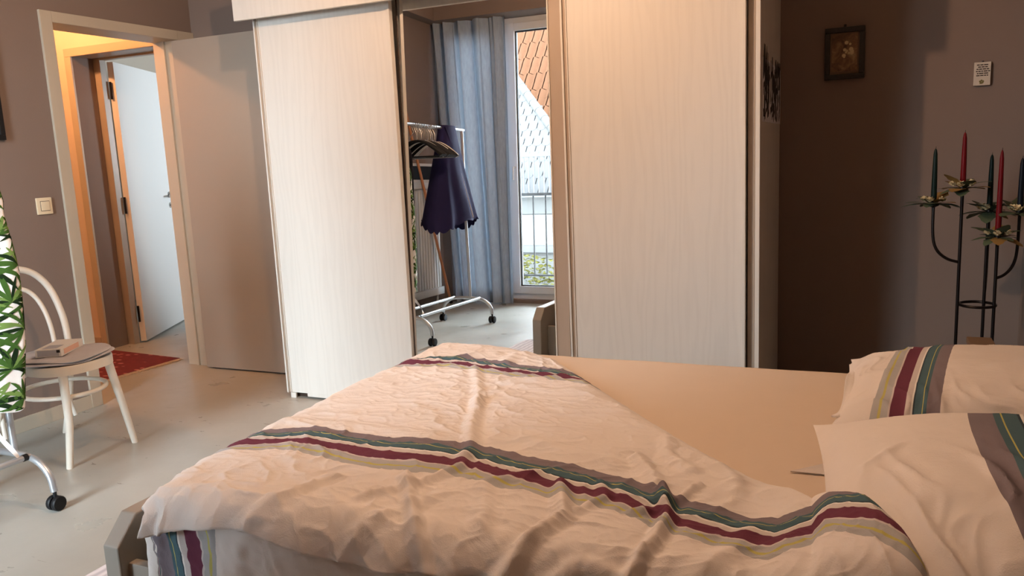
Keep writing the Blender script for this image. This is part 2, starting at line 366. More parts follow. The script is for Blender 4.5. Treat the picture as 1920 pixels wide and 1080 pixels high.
MB().box((-4.2, HY + .165, 0), (-4.114, HY + .215, 2.066), .003).build('door_frame', 'trim', d2, False)
MB().box((-4.905, HY + .165, 2.035), (-4.2, HY + .215, 2.066), .003).build('door_frame', 'trim', d2, False)
hx, hy = -4.868, 4.258
dm = Matrix.Translation((hx, hy, 0)) @ Matrix.Rotation(math.atan2(.899, -.438), 4, 'Z')
l2 = MB().box((0, 0, .012), (.82, .042, 2.028), .002, dm).build('leaf', 'white_door', d2, False)
for z in (.22, 1.02, 1.83): MB().tube([dm @ Vector((-.012, .03, z - .06)), dm @ Vector((-.012, .03, z + .06))], .008, 8).build('hinge', 'black_metal', l2)
hm = dm @ Matrix.Translation((.755, 0, 1.06))
hd = MB(); hd.lathe([(.025, 0), (.025, .006), (.006, .007)], n=14, mat=hm @ Matrix.Rotation(R_(90), 4, 'X')); hd.tube([hm @ Vector(p) for p in ((0, 0, 0), (0, -.045, 0), (-.02, -.052, 0), (-.11, -.05, 0))], .008, 8); hd.build('handle', 'chrome', l2)
kh = MB(); kh.lathe([(.022, 0), (.022, .006), (.004, .007)], n=14, mat=hm @ Matrix.Translation((0, 0, -.085)) @ Matrix.Rotation(R_(90), 4, 'X')); kh.tube([hm @ Vector((0, 0, -.085)), hm @ Vector((0, -.03, -.085)), hm @ Vector((-.012, -.034, -.085))], .004, 6); kh.build('key', 'chrome', l2)
# room beyond
rb = MB(); rb.box((-6.6, 7.2, 0), (-2.8, 7.4, 2.75)); rb.box((-2.95, 4.4, 0), (-2.8, 5.5, 2.75)); rb.box((-2.95, 6.3, 0), (-2.8, 7.2, 2.75)); rb.box((-2.95, 5.5, 0), (-2.8, 6.3, 1.2)); rb.box((-2.95, 5.5, 2.0), (-2.8, 6.3, 2.75))
struct(rb.build('wall_far_room', 'white_wall', smooth=False), 'white walls of the daylit room past the hall', 'wall')
struct(MB().box((-6.6, 4.18, 2.6), (-2.8, 7.4, 2.75)).build('far_room_ceiling', 'ceiling', smooth=False), 'ceiling of the room past the hall', 'ceiling')
cp = thing('white_cupboard', 'tall white cupboard glimpsed past the edge of the ajar white door', 'cupboard', (-5.55, 5.6, 0))
MB().box((-5.9, 5.35, .05), (-5.34, 5.9, 1.96), .004).build('body', 'white_door', cp, False)
MB().box((-5.34, 5.37, .07), (-5.322, 5.88, 1.94), .003).build('door', 'white_door', cp, False)
MB().box((-5.88, 5.37, 0), (-5.36, 5.88, .05)).build('plinth', 'dark', cp, False)
fw = thing('window_2', 'small window lighting the room past the hall', 'window', (-2.87, 5.5, .9)); fw['kind'] = 'structure'
for a, b_ in (((-2.9, 5.5, 1.2), (-2.84, 5.53, 2.0)), ((-2.9, 6.27, 1.2), (-2.84, 6.3, 2.0)), ((-2.9, 5.53, 1.2), (-2.84, 6.27, 1.23)), ((-2.9, 5.53, 1.97), (-2.84, 6.27, 2.0))): MB().box(a, b_).build('frame', 'pvc', fw, False)
MB().box((-2.875, 5.53, 1.23), (-2.865, 6.27, 1.97)).build('pane', 'glass', fw, False)
hl = thing('hall_lamp', 'small warm ceiling bulb in the hall, out of view above the doorway', 'lamp', (-4.85, 3.25, 2.6))
MB().lathe([(.05, 0), (.05, -.02), (.02, -.04), (.02, -.09)], (-4.85, 3.25, 2.6), 16).build('socket', 'whiteplastic', hl)
MB().lathe([(.012, -.09), (.03, -.12), (.034, -.145), (.022, -.17), (.004, -.178)], (-4.85, 3.25, 2.6), 16).build('bulb', 'hallbulb', hl)

# glazed door in the window wall (seen in the mirror)
wd = thing('window_1', 'white framed glazed door half hidden by the curtain, seen in the mirror', 'window', (-2.97, YW - .1, WZ0)); wd['kind'] = 'structure'
ya, yb_ = YW - .14, YW - .05
MB().box((WX0, ya, WZ0), (WX1, yb_, WZ0 + .055), .004).build('sill', 'pvc', wd, False)
MB().box((WX0, ya, WZ1 - .05), (WX1, yb_, WZ1), .004).build('head_frame', 'pvc', wd, False)
for x0, x1 in ((WX0, WX0 + .05), (-3.135, -3.09), (WX1 - .05, WX1)): MB().box((x0, ya, WZ0 + .055), (x1, yb_, WZ1 - .05), .004).build('frame_post', 'pvc', wd, False)
for x0, x1 in ((WX0 + .05, -3.135), (-3.09, WX1 - .05)):
    z0, z1 = WZ0 + .055, WZ1 - .05; y0, y1 = YW - .12, YW - .03
    sash = MB()
    sash.box((x0 + .004, y0, z0), (x0 + .070, y1, z1), .004); sash.box((x1 - .070, y0, z0), (x1 - .004, y1, z1), .004); sash.box((x0 + .070, y0, z0), (x1 - .070, y1, z0 + .070), .004); sash.box((x0 + .070, y0, z1 - .070), (x1 - .070, y1, z1), .004)
    so = sash.build('sash', 'pvc', wd, False)
    g = MB()
    for a, b_ in (((x0 + .070, y0 + .03, z0 + .070), (x0 + .080, y0 + .06, z1 - .070)), ((x1 - .080, y0 + .03, z0 + .070), (x1 - .070, y0 + .06, z1 - .070)), ((x0 + .080, y0 + .03, z0 + .070), (x1 - .080, y0 + .06, z0 + .080)), ((x0 + .080, y0 + .03, z1 - .080), (x1 - .080, y0 + .06, z1 - .070))): g.box(a, b_)
    g.build('gasket', 'gasket', so, False)
    MB().box((x0 + .080, y0 + .04, z0 + .080), (x1 - .080, y0 + .05, z1 - .080)).build('pane', 'glass', so, False)
    if x0 > -3.2:
        MB().tube([(x0 + .045, y1, 1.30), (x0 + .045, y1 + .04, 1.30), (x0 + .045, y1 + .045, 1.29), (x0 + .045, y1 + .045, 1.18)], .01, 8).build('handle', 'pvc', so)
struct(MB().box((XL, YW, 2.675), (-1.9, YW + .24, ZC), .004).build('trim_1', 'wall', smooth=False), 'boxed pelmet above the curtain, seen in the mirror', 'pelmet')
struct(MB().box((XL, YW + .24, 2.675), (XL + .12, 1.4, ZC), .004).build('trim_2', 'wall', smooth=False), 'boxed beam along the top of the doorway wall, seen in the mirror', 'beam')

# ------------------------------------------------------------------ wardrobe
WY = 3.394
wr = thing('sliding_wardrobe', 'white oak three door sliding wardrobe with a mirrored centre door', 'wardrobe', (-1.62, 3.8, 0))
MB().box((-.40, WY, .0), (-.382, YB - .004, 2.30), .002).build('side_panel', 'oak', wr, False)
MB().box((-2.868, WY + .07, .03), (-2.85, YBL - .004, 2.30), .002).build('side_panel', 'oak', wr, False)
MB().box((-2.85, WY + .07, 2.27), (-.40, 3.94, 2.295)).build('top_panel', 'oak', wr, False)
MB().box((-2.85, 3.94, .03), (-.40, 3.955, 2.295)).build('back_panel', 'oak', wr, False)
MB().box((-2.85, WY + .075, .03), (-.40, 3.94, .06)).build('floor_panel', 'oak', wr, False)
MB().box((-2.93, WY - .07, 1.983), (-.385, WY - .05, 2.30), .003).build('pelmet', 'oak', wr, False)
MB().box((-2.93, WY - .05, 2.02), (-2.91, WY + .07, 2.30)).build('pelmet_return', 'oak', wr, False)
MB().box((-2.84, WY + .035, .0), (-.42, WY + .05, .03)).build('bottom_track', 'dark', wr, False)
MB().box((-.436, WY + .052, .03), (-.402, WY + .068, 2.02)).build('rear_stile', 'dark', wr, False)
MB().box((-.433, WY + .035, .03), (-.405, WY + .05, 2.02), .002).build('rear_stile', 'stile', wr, False)
def slider(x0, x1, foot):
    d = MB().box((x0 + .028, WY + .004, .03), (x1 - .022, WY + .024, 2.02), .001).build('sliding_door', 'oak', wr, False)
    MB().box((x0, WY - .004, .028), (x0 + .009, WY + .026, 2.02), .002).build('edge_profile', 'oak', d, False)
    MB().box((x0 + .009, WY + .008, .03), (x0 + .024, WY + .024, 2.02)).build('finger_groove', 'stile', d, False)
    MB().box((x0 + .024, WY - .002, .028), (x0 + .028, WY + .024, 2.02)).build('edge_profile', 'oak', d, False)
    MB().box((x1 - .022, WY + .0, .028), (x1 - .012, WY + .026, 2.02), .002).build('edge_profile', 'oak', d, False)
    MB().box((x1 - .012, WY - .004, .028), (x1, WY + .026, 2.02), .002).build('edge_profile', 'oak', d, False)
    MB().box((x0 + .13, WY + .004, .012), (x1 - .02, WY + .02, .03)).build('bottom_rail', 'oak', d, False)
    MB().box((x0 + .02, WY + .0, .0), (x0 + .055, WY + .012, .028), .002).build('roller_foot', 'oak', d, False)
slider(-2.868, -2.060, True)
slider(-1.212, -.438, False)
# mirrored door, leaning back slightly on its rear track
TL = R_(1.3); my = 3.410
mt = Matrix.Translation((0, my, 0)) @ Matrix.Rotation(-TL, 4, 'X')
md = MB().box((-2.059, .006, .03), (-1.214, .02, 2.02), 0, mt).build('sliding_door', 'stile', wr, False)
MB().box((-2.055, .0, .04), (-1.291, .005, 2.01), 0, mt).build('mirror', 'mirror', md, False)
MB().box((-1.291, -.012, .03), (-1.285, .005, 2.02), 0, mt).build('edge_profile', 'oak', md, False)
MB().box((-1.285, -.006, .03), (-1.222, .005, 2.02), 0, mt).build('frame_stile', 'stile', md, False)
MB().box((-2.059, -.003, .03), (-2.055, .005, 2.02), 0, mt).build('edge_profile', 'dark', md, False)

# decal on the wardrobe side
art = thing('abstract_print', 'black and white abstract print on the end panel of the wardrobe', 'print', (-.381, 3.84, 1.345))
MB().box((-.3815, 3.462, 1.345), (-.3795, 4.212, 1.60)).build('sheet', 'paper', art, False)
bl = MB(); rng = random.Random(3)
for k in range(135):
    y = 3.465 + rng.random() * .73; z0 = 1.345 + rng.random() * .22; h = .03 + rng.random() ** 2 * .14; w_ = .008 + rng.random() * .024
    z1 = min(z0 + h, 1.63 if y > 3.6 else 1.655); tw = (rng.random() - .5) * .05
    y = min(y, 4.205 - w_ - .03)
    pts = [(y, z0), (y + w_ * .6, z0 + .01), (y + w_ + tw * .3, (z0 + z1) / 2), (y + w_ * .5 + tw * .6, z1), (y + tw * .5, (z0 + z1) / 2 + .01)]
    pts = [(min(max(p, 3.463), 4.211), q) for p, q in pts]
    xx = -.3792 + k * 5e-6
    bl.prism(pts, 'x', xx - .0008, xx + .0006)
bl.build('brush_strokes', 'blackpaint', art, False)

# ------------------------------------------------------------------ wall things
def framed(name, label, x0, x1, z0, z1, yw, fw_, mw):
    t = thing(name, label, 'picture', ((x0 + x1) / 2, yw, z0))
    for a, b_ in (((x0, yw - .022, z0), (x1, yw - .002, z0 + fw_)), ((x0, yw - .022, z1 - fw_), (x1, yw - .002, z1)), ((x0, yw - .022, z0 + fw_), (x0 + fw_, yw - .002, z1 - fw_)), ((x1 - fw_, yw - .022, z0 + fw_), (x1, yw - .002, z1 - fw_))):
        MB().box(a, b_, .005).build('frame_bar', 'frame_dark', t)
    MB().box((x0 + fw_, yw - .012, z0 + fw_), (x1 - fw_, yw - .006, z1 - fw_)).build('mat_board', 'mat_board', t, False)
    p = MB().box((x0 + fw_ + mw, yw - .0135, z0 + fw_ + mw * 1.4), (x1 - fw_ - mw, yw - .0122, z1 - fw_ - mw * .6)).build('painting', 'painting', t, False)
    fl = MB(); rg = random.Random(5)
    cx, cz = (x0 + x1) / 2 + .012, (z0 + z1) / 2 + .012
    for k in range(11):
        a, r = rg.random() * 6.28, .03 * rg.random() ** .5
        fl.lathe([(.0085 * (.6 + rg.random() * .6), 0), (.003, .0012)], n=8, mat=Matrix.Translation((cx + r * math.cos(a) * .8, yw - .0136, cz + r * math.sin(a) * 1.25)) @ Matrix.Rotation(R_(90), 4, 'X'))
    fl.build('painted_flowers', 'petal', p)
    MB().lathe([(.006, 0), (.006, .012)], ((x0 + x1) / 2, yw - .012, z1), 8).build('hanging_loop', 'frame_dark', t)
framed('framed_painting', 'small dark framed flower painting on the shadowed back wall', -.181, -.006, 1.538, 1.775, YB, .024, .008)
ti = thing('wall_tile', 'little white saying tile hanging on the back wall above the candles', 'wall tile', (.476, YB, 1.467))
tb = MB().box((.443, YB - .016, 1.467), (.508, YB - .004, 1.568), .002).build('tile', 'tile_white', ti, False)
wrd = MB(); rg = random.Random(11)
for k, (xa, xb) in enumerate([(.453, .501), (.458, .495), (.452, .501), (.450, .505), (.454, .498), (.452, .504)]):
    z = 1.556 - k * .0092; x = xa
    while x < xb - .004:
        l = .006 + rg.random() * .011; wrd.box((x, YB - .0168, z - .0022), (min(x + l, xb), YB - .0158, z + .0022)); x += l + .0022
wrd.build('lettering', 'ink', ti, False)
em = MB()
for k in range(5):
    a = R_(72 * k + 20); em.lathe([(.0045, 0), (.002, .0008)], n=8, mat=Matrix.Translation((.474 + .006 * math.cos(a), YB - .016, 1.483 + .005 * math.sin(a))) @ Matrix.Rotation(R_(90), 4, 'X'))
em.box((.466, YB - .0168, 1.4735), (.477, YB - .0158, 1.476)); em.build('flower_motif', 'inkgreen', ti)
MB().lathe([(.004, 0), (.004, .006)], (.476, YB - .008, 1.568), 8).build('hook', 'black_metal', ti)
def switch(name, label, P, axis):
    t = thing(name, label, 'switch', P); x, y, z = P
    if axis == 'x':
        bz = MB().box((x, y - .042, z - .042), (x + .009, y + .042, z + .042), .003).build('plate', 'switch', t)
        MB().box((x + .009, y - .021, z - .023), (x + .0125, y + .025, z + .023), .0015).build('rocker', 'switch', t)
        MB().box((x + .0088, y - .0235, z - .0255), (x + .0098, y + .0275, z + .0255)).build('rocker_gap', 'dark', t, False)
    else:
        MB().box((x - .042, y - .009, z - .042), (x + .042, y, z + .042), .003).build('plate', 'switch', t)
        MB().box((x - .023, y - .0125, z - .024), (x + .019, y - .009, z + .024), .0015).build('rocker', 'switch', t)
        MB().box((x - .0255, y - .0098, z - .0265), (x + .0215, y - .0088, z + .0265)).build('rocker_gap', 'dark', t, False)
switch('light_switch', 'square cream light switch left of the door frame', (XL, 2.822, 1.107), 'x')
switch('hall_switch', 'cream light switch on the orange lit hall wall', (-5.158, HY, 1.108), 'y')
bf = thing('framed_picture', 'black framed picture on the doorway wall, cut off by the photo edge', 'picture', (XL, 2.45, 1.438))
for a, b_ in (((XL, 2.25, 1.438), (XL + .02, 2.664, 1.462)), ((XL, 2.25, 1.96), (XL + .02, 2.664, 1.984)), ((XL, 2.25, 1.462), (XL + .02, 2.274, 1.96)), ((XL, 2.64, 1.462), (XL + .02, 2.664, 1.96))): MB().box(a, b_, .002).build('frame_bar', 'black_plastic', bf, False)
MB().box((XL + .004, 2.274, 1.462), (XL + .01, 2.64, 1.96)).build('picture', 'boxgrey', bf, False)

# pendant over the bed (above the frame)
LX, LY, LZ = -1.42, 2.03, 2.49
pl = thing('pendant_bulb', 'bare warm bulb hanging over the bed, above the photo frame', 'lamp', (LX, LY, ZC))
MB().lathe([(.05, 0), (.05, -.015), (.02, -.04)], (LX, LY, ZC), 18).build('rosette', 'whiteplastic', pl)
MB().tube([(LX, LY, ZC - .03), (LX, LY, LZ + .12)], .004, 8).build('cord', 'whiteplastic', pl)
MB().lathe([(.01, .13), (.018, .12), (.018, .05), (.012, .045)], (LX, LY, LZ), 16).build('socket', 'black_plastic', pl)
MB().lathe([(.010, .045), (.018, .02), (.024, 0), (.018, -.018), (.004, -.026)], (LX, LY, LZ), 16).build('bulb', 'bulb', pl)

# ------------------------------------------------------------------ bed
bed = thing('bed', 'taupe bed with chamfered footboard and beige sheeted mattress', 'bed', (-.6, 2.05, 0))
FX0, FX1, FY0, FY1, FZ, FC = -1.635, -1.585, 1.232, 2.872, .450, .062
def board(x0, x1, z0, z1, name):
    o = MB().prism([(FY0, z0), (FY1, z0), (FY1, z1 - FC), (FY1 - FC, z1), (FY0 + FC, z1), (FY0, z1 - FC)], 'x', x0, x1).build(name, 'bed_wood', bed, False)
    md_ = o.modifiers.new('edge', 'BEVEL'); md_.width = .004; md_.segments = 2; return o
board(FX0, FX1, .05, FZ, 'footboard'); board(.545, .60, .05, .66, 'headboard')
for y0, y1 in ((1.255, 1.28), (2.75, 2.775)): MB().box((FX1, y0, .14), (.545, y1, .34), .003).build('side_rail', 'bed_wood', bed, False)
for x in (-1.62, .55):
    for y in (1.32, 2.76): MB().box((x, y, 0), (x + .035, y + .04, .06)).build('leg', 'dark', bed, False)
MB().box((FX1 + .005, 1.282, .22), (.543, 2.75, .27)).build('slat_base', 'dark', bed, False)
def mattress():
    x0, x1, y0, y1, z0, z1, r = -1.470, .535, 1.290, 2.735, .272, .522, .055
    nx, ny = 60, 44; mb = MB()
    def top(u, v):
        x = x0 + (x1 - x0) * u; y = y0 + (y1 - y0) * v
        e = min(x - x0, x1 - x, y - y0, y1 - y); d = 0
        if e < r: d = r - math.sqrt(max(0, r * r - (r - e) ** 2))
        return Vector((x, y, z1 - d * .8 + .003 * noise.noise(Vector((x * 4, y * 4, 0)))))
    sp = lambda t: .5 - .5 * math.cos(PI * t) * (1 - .35 * (1 - abs(2 * t - 1)))
    mb.grid(lambda u, v: top(sp(u), sp(v)), nx, ny)
    ring = []
    for k in range(41): ring.append((k / 40, 0))
    for k in range(1, 41): ring.append((1, k / 40))
    for k in range(1, 41): ring.append((1 - k / 40, 1))
    for k in range(1, 40): ring.append((0, 1 - k / 40))
    vs = []
    for z in (0, .3, .7, 1):
        for u, v in ring:
            p = top(u, v); o_ = .012 * math.sin(PI * z); cx, cy = (x0 + x1) / 2, (y0 + y1) / 2
            vs.append(Vector((p.x + o_ * (1 if u == 1 else -1 if u == 0 else 0), p.y + o_ * (1 if v == 1 else -1 if v == 0 else 0), z0 + (p.z - z0) * z)))
    n = len(ring); mb.add(vs, [(i * n + j, i * n + (j + 1) % n, (i + 1) * n + (j + 1) % n, (i + 1) * n + j) for i in range(3) for j in range(n)] + [tuple(range(n))])
    return mb.build('mattress', 'sheet', bed, ang=60)
mattress()

# ------------------------------------------------------------------ duvet
FAR = [(-1.80, 2.70), (-1.62, 2.70), (-1.45, 2.715), (-1.216, 2.70), (-.983, 2.58), (-.765, 2.327), (-.546, 2.075), (-.362, 1.874), (-.22, 1.742), (-.125, 1.666), (-.04, 1.563), (.017, 1.50), (.074, 1.37), (.13, 1.20), (.17, 1.06)]
SB = [(-1.8, 1.50), (-1.488, 1.537), (-1.334, 1.600), (-1.2, 1.60), (-1.062, 1.584), (-.95, 1.592), (-.831, 1.592), (-.71, 1.562), (-.578, 1.548), (-.429, 1.515), (-.327, 1.462), (-.23, 1.432), (-.131, 1.40), (-.044, 1.452), (.034, 1.40), (.12, 1.33)]
SA = [(-1.8, 2.30), (-1.461, 2.352), (-1.274, 2.400), (-1.16, 2.37), (-1.047, 2.345), (-.9, 2.345), (-.774, 2.325), (-.6, 2.30)]
# folds: polyline (x, y), height, width
FOLDS = [([(-1.02, 2.03), (-.93, 1.80), (-.84, 1.62)], .016, .022), ([(-1.18, 2.34), (-1.06, 2.12), (-1.0, 1.98)], .010, .02),
         ([(-.93, 1.47), (-.80, 1.28), (-.68, 1.13), (-.64, 1.05)], .022, .018), ([(-.86, 1.62), (-.83, 1.55), (-.86, 1.47), (-.96, 1.34)], .016, .02),
         ([(-.58, 1.53), (-.52, 1.38), (-.56, 1.25), (-.62, 1.16), (-.72, 1.08)], .026, .022), ([(-.36, 1.55), (-.33, 1.44), (-.33, 1.33), (-.36, 1.2), (-.40, 1.12)], .028, .018),
         ([(-.52, 1.20), (-.44, 1.25), (-.36, 1.24)], .018, .02), ([(-.30, 1.60), (-.34, 1.50), (-.40, 1.44)], .016, .016), ([(-.46, 1.72), (-.40, 1.62), (-.36, 1.52)], .018, .024),
         ([(-.30, 1.77), (-.24, 1.68), (-.22, 1.60)], .012, .025), ([(-.42, 1.86), (-.40, 1.76), (-.33, 1.68)], .012, .022), ([(-.16, 1.46), (-.20, 1.33), (-.26, 1.22)], .012, .03),
         ([(-1.09, 1.42), (-1.12, 1.3), (-1.2, 1.2)], .014, .025), ([(-.80, 1.40), (-.86, 1.3), (-.93, 1.2)], .012, .025), ([(-.66, 1.56), (-.74, 1.48), (-.70, 1.40), (-.66, 1.3)], .012, .025),
         ([(-.50, 1.56), (-.47, 1.50), (-.50, 1.42)], .014, .016), ([(-.70, 2.2), (-.82, 2.16), (-.98, 2.2)], .007, .03), ([(-.86, 2.34), (-.93, 2.26), (-1.02, 2.2)], .012, .018), ([(-1.1, 2.42), (-1.12, 2.55), (-1.05, 2.62)], .012, .03),
         ([(-.02, 1.54), (.02, 1.44), (.06, 1.35)], .004, .006), ([(-1.45, 2.36), (-1.3, 2.44), (-1.2, 2.55)], .012, .03), ([(-.76, 1.76), (-.62, 1.70), (-.5, 1.68)], .009, .03), ([(-1.45, 1.7), (-1.2, 1.74), (-1.0, 1.72)], .006, .03)]
PN = ((.272, 1.645, .576), .70, .86, .112, R_(3), R_(-3))   # near pillow: place, size, height, turn, tilt
def make_duvet():
    nu, nv = 480, 420
    a = np.linspace(-1.565, .165, nu)[:, None] * np.ones((1, nv)); t = np.ones((nu, 1)) * np.linspace(0, 1, nv)[None, :]
    BN = 1.206 - .012 * np.clip((-1.25 - a) / .25, 0, 1) + .012 * np.sin(a * 9)
    far = np.interp(a, [p[0] for p in FAR], [p[1] for p in FAR]); bb = BN + (far - BN) * t
    # gentle scallop of the near hem
    X0 = -1.450 + .05 * (1 - np.clip((bb - 1.22) / .25, 0, 1)) ** 2; Y0 = 1.292
    def bend(e, r, pm):
        ph = np.clip(e / r, 0, pm); rest = np.clip(e - r * pm, 0, None)
        return r * np.sin(ph) + rest * math.cos(pm), r * (1 - np.cos(ph)) + rest * math.sin(pm)
    nearc = 1 - .65 * np.clip((1.30 - bb) / .08, 0, 1)
    dx, dz1 = bend(np.clip(X0 - a, 0, None) * nearc, .085, R_(86)); dy, dz2 = bend(np.clip(Y0 - bb, 0, None), .06, R_(80))
    x = np.where(a < X0, X0 - dx, a); y = np.where(bb < Y0, Y0 - dy, bb); dz = np.sqrt(dz1 ** 2 + dz2 ** 2)
    # puff height, thin at the free far edge
    edge = np.clip((far - bb) / .10, 0, 1); puff = .030 * np.sqrt(np.clip(1 - (1 - edge) ** 2, 0, 1))
    h = puff.copy()
    for pts, hh, ww_ in FOLDS:
        best = np.full(a.shape, 9.0)
        for (p0, p1), (q0, q1) in zip(pts, pts[1:]):
            vx, vy = q0 - p0, q1 - p1; L2 = vx * vx + vy * vy
            s = np.clip(((a - p0) * vx + (bb - p1) * vy) / L2, 0, 1); d = np.hypot(a - p0 - s * vx, bb - p1 - s * vy); best = np.minimum(best, d)
        endf = 1.0
        ww_ = ww_ * .72; h += .62 * hh * (np.exp(-(best / ww_) ** 2) - .3 * np.exp(-((best - 1.9 * ww_) / (ww_ * .9)) ** 2)) * np.clip(edge * 1.6, .15, 1)
    # creases: ridged noise, stronger towards the near half
    nz = np.zeros(a.shape)
    for i in range(nu):
        for j in range(nv):
            A, B = a[i, j], bb[i, j]
            w1 = noise.noise(Vector((A * 3.1, B * 3.1, 4.0))) * .35
            r1 = 1 - abs(noise.noise(Vector((A * 9 + w1 * 4, B * 15 + w1 * 5, 1.7)))) * 2
            r2 = 1 - abs(noise.noise(Vector((A * 22 - B * 16 + w1 * 6, B * 26 + A * 8, 8.2)))) * 2
            r3 = noise.noise(Vector((A * 5, B * 5, 2.2)))
            r4 = 1 - abs(noise.noise(Vector((A * 34 + B * 12 + w1 * 9, B * 44 - A * 10, 5.1)))) * 2
            nz[i, j] = .0052 * max(0, r1) ** 3 + .0024 * max(0, r2) ** 3 + .0008 * max(0, r4) ** 2 + .006 * r3
    h += nz * np.clip(edge * 1.5, .25, 1)
    # hanging parts sway outwards instead of upwards
    hangx = np.clip(dz1 / .08, 0, 1); hangy = np.clip(dz2 / .08, 0, 1); hang = np.maximum(hangx, hangy)
    sway = .010 * np.sin(a * 34 + 2 * np.sin(a * 9)) * hangy
    z = .525 + h * (1 - hang) - dz + .012 * np.sin(a * 7 + 1) * hangy
    z = np.maximum(z, .527 + 0 * z) if False else z
    x = x - (h * hangx * 1.0); y = y - (h * hangy * 1.0) - sway
    flat = (hang < .02); z = np.where(flat, np.maximum(z, .527), z)
    # the loose edge rides up over the near pillow's corner
    pc, pL, pW, pH, pr_, pt_l = PN; ca, sa_ = math.cos(pr_), math.sin(pr_)
    px_ = (x - pc[0]) * ca + (y - pc[1]) * sa_; py_ = -(x - pc[0]) * sa_ + (y - pc[1]) * ca
    qx, qy = np.abs(px_) - (pL / 2 - .10), np.abs(py_) - (pW / 2 - .10)
    d = np.hypot(np.clip(qx, 0, None), np.clip(qy, 0, None)) + np.minimum(np.maximum(qx, qy), 0) - .10
    t_ = np.clip((.11 - d) / .11, 0, 1); t_ = t_ * t_ * (3 - 2 * t_)
    uu, vv = np.clip(np.abs(px_ / (pL / 2)), 0, 1), np.clip(np.abs(py_ / (pW / 2)), 0, 1)
    prof = (1 - uu ** 2.3) ** .72 * (1 - vv ** 2.4) ** .62
    z = z + t_ * (.024 + pH * prof * 1.03)
    mb = MB(); vs = np.stack([x, y, z], -1).reshape(-1, 3).tolist()
    mb.add(vs, [(i * nv + j, (i + 1) * nv + j, (i + 1) * nv + j + 1, i * nv + j + 1) for i in range(nu - 1) for j in range(nv - 1)])
    root = thing('duvet', 'white crumpled duvet with teal, burgundy and yellow stripes, pulled diagonally over the bed', 'duvet', (-.9, 2.0, .52))
    o = mb.build('cover', 'duvet', root, ang=180)
    sb = np.interp(a, [p[0] for p in SB], [p[1] for p in SB]); sa = np.interp(a, [p[0] for p in SA], [p[1] for p in SA])
    wB = .185 + .02 * np.sin(a * 5); wA = .145
    vB = (bb - sb) / wB + .5; vA = (bb - sa) / wA + .5
    for nm, v in (('stripe', vB), ('stripe_two', vA)):
        at = o.data.attributes.new(nm, 'FLOAT', 'POINT'); at.data.foreach_set('value', np.clip(v, 0, .999).reshape(-1).astype(np.float32))
    sm = o.modifiers.new('thick', 'SOLIDIFY'); sm.thickness = .008; sm.offset = -1
    # lower layer hanging down the near side
    nu2, nv2 = 200, 60; mb = MB(); val = []
    vs = []
    for i in range(nu2):
        A = -1.495 + 1.55 * i / (nu2 - 1)
        for j in range(nv2):
            s = j / (nv2 - 1); zz = .485 - .44 * s
            cr = .012 * noise.noise(Vector((A * 14, zz * 5, 3))) + .006 * (1 - abs(noise.noise(Vector((A * 30 + zz * 12, zz * 24, 6)))) * 2) + .012 * math.sin(A * 22 + 1.5 * math.sin(zz * 6)) * s
            vs.append((A, 1.238 - .02 * s + cr, zz)); val.append(min(.999, max(0, (A + 1.47 + .01 * math.sin(zz * 14)) / .19 )) if A < -1.29 else 0)
    val = [(.999 - q) if q > 0 else 0 for q in val]
    mb.add(vs, [(i * nv2 + j, (i + 1) * nv2 + j, (i + 1) * nv2 + j + 1, i * nv2 + j + 1) for i in range(nu2 - 1) for j in range(nv2 - 1)])
    o2 = mb.build('hanging_layer', 'duvet', root, ang=180)
    at = o2.data.attributes.new('stripe', 'FLOAT', 'POINT'); at.data.foreach_set('value', np.array(val, np.float32))
    return root
make_duvet()

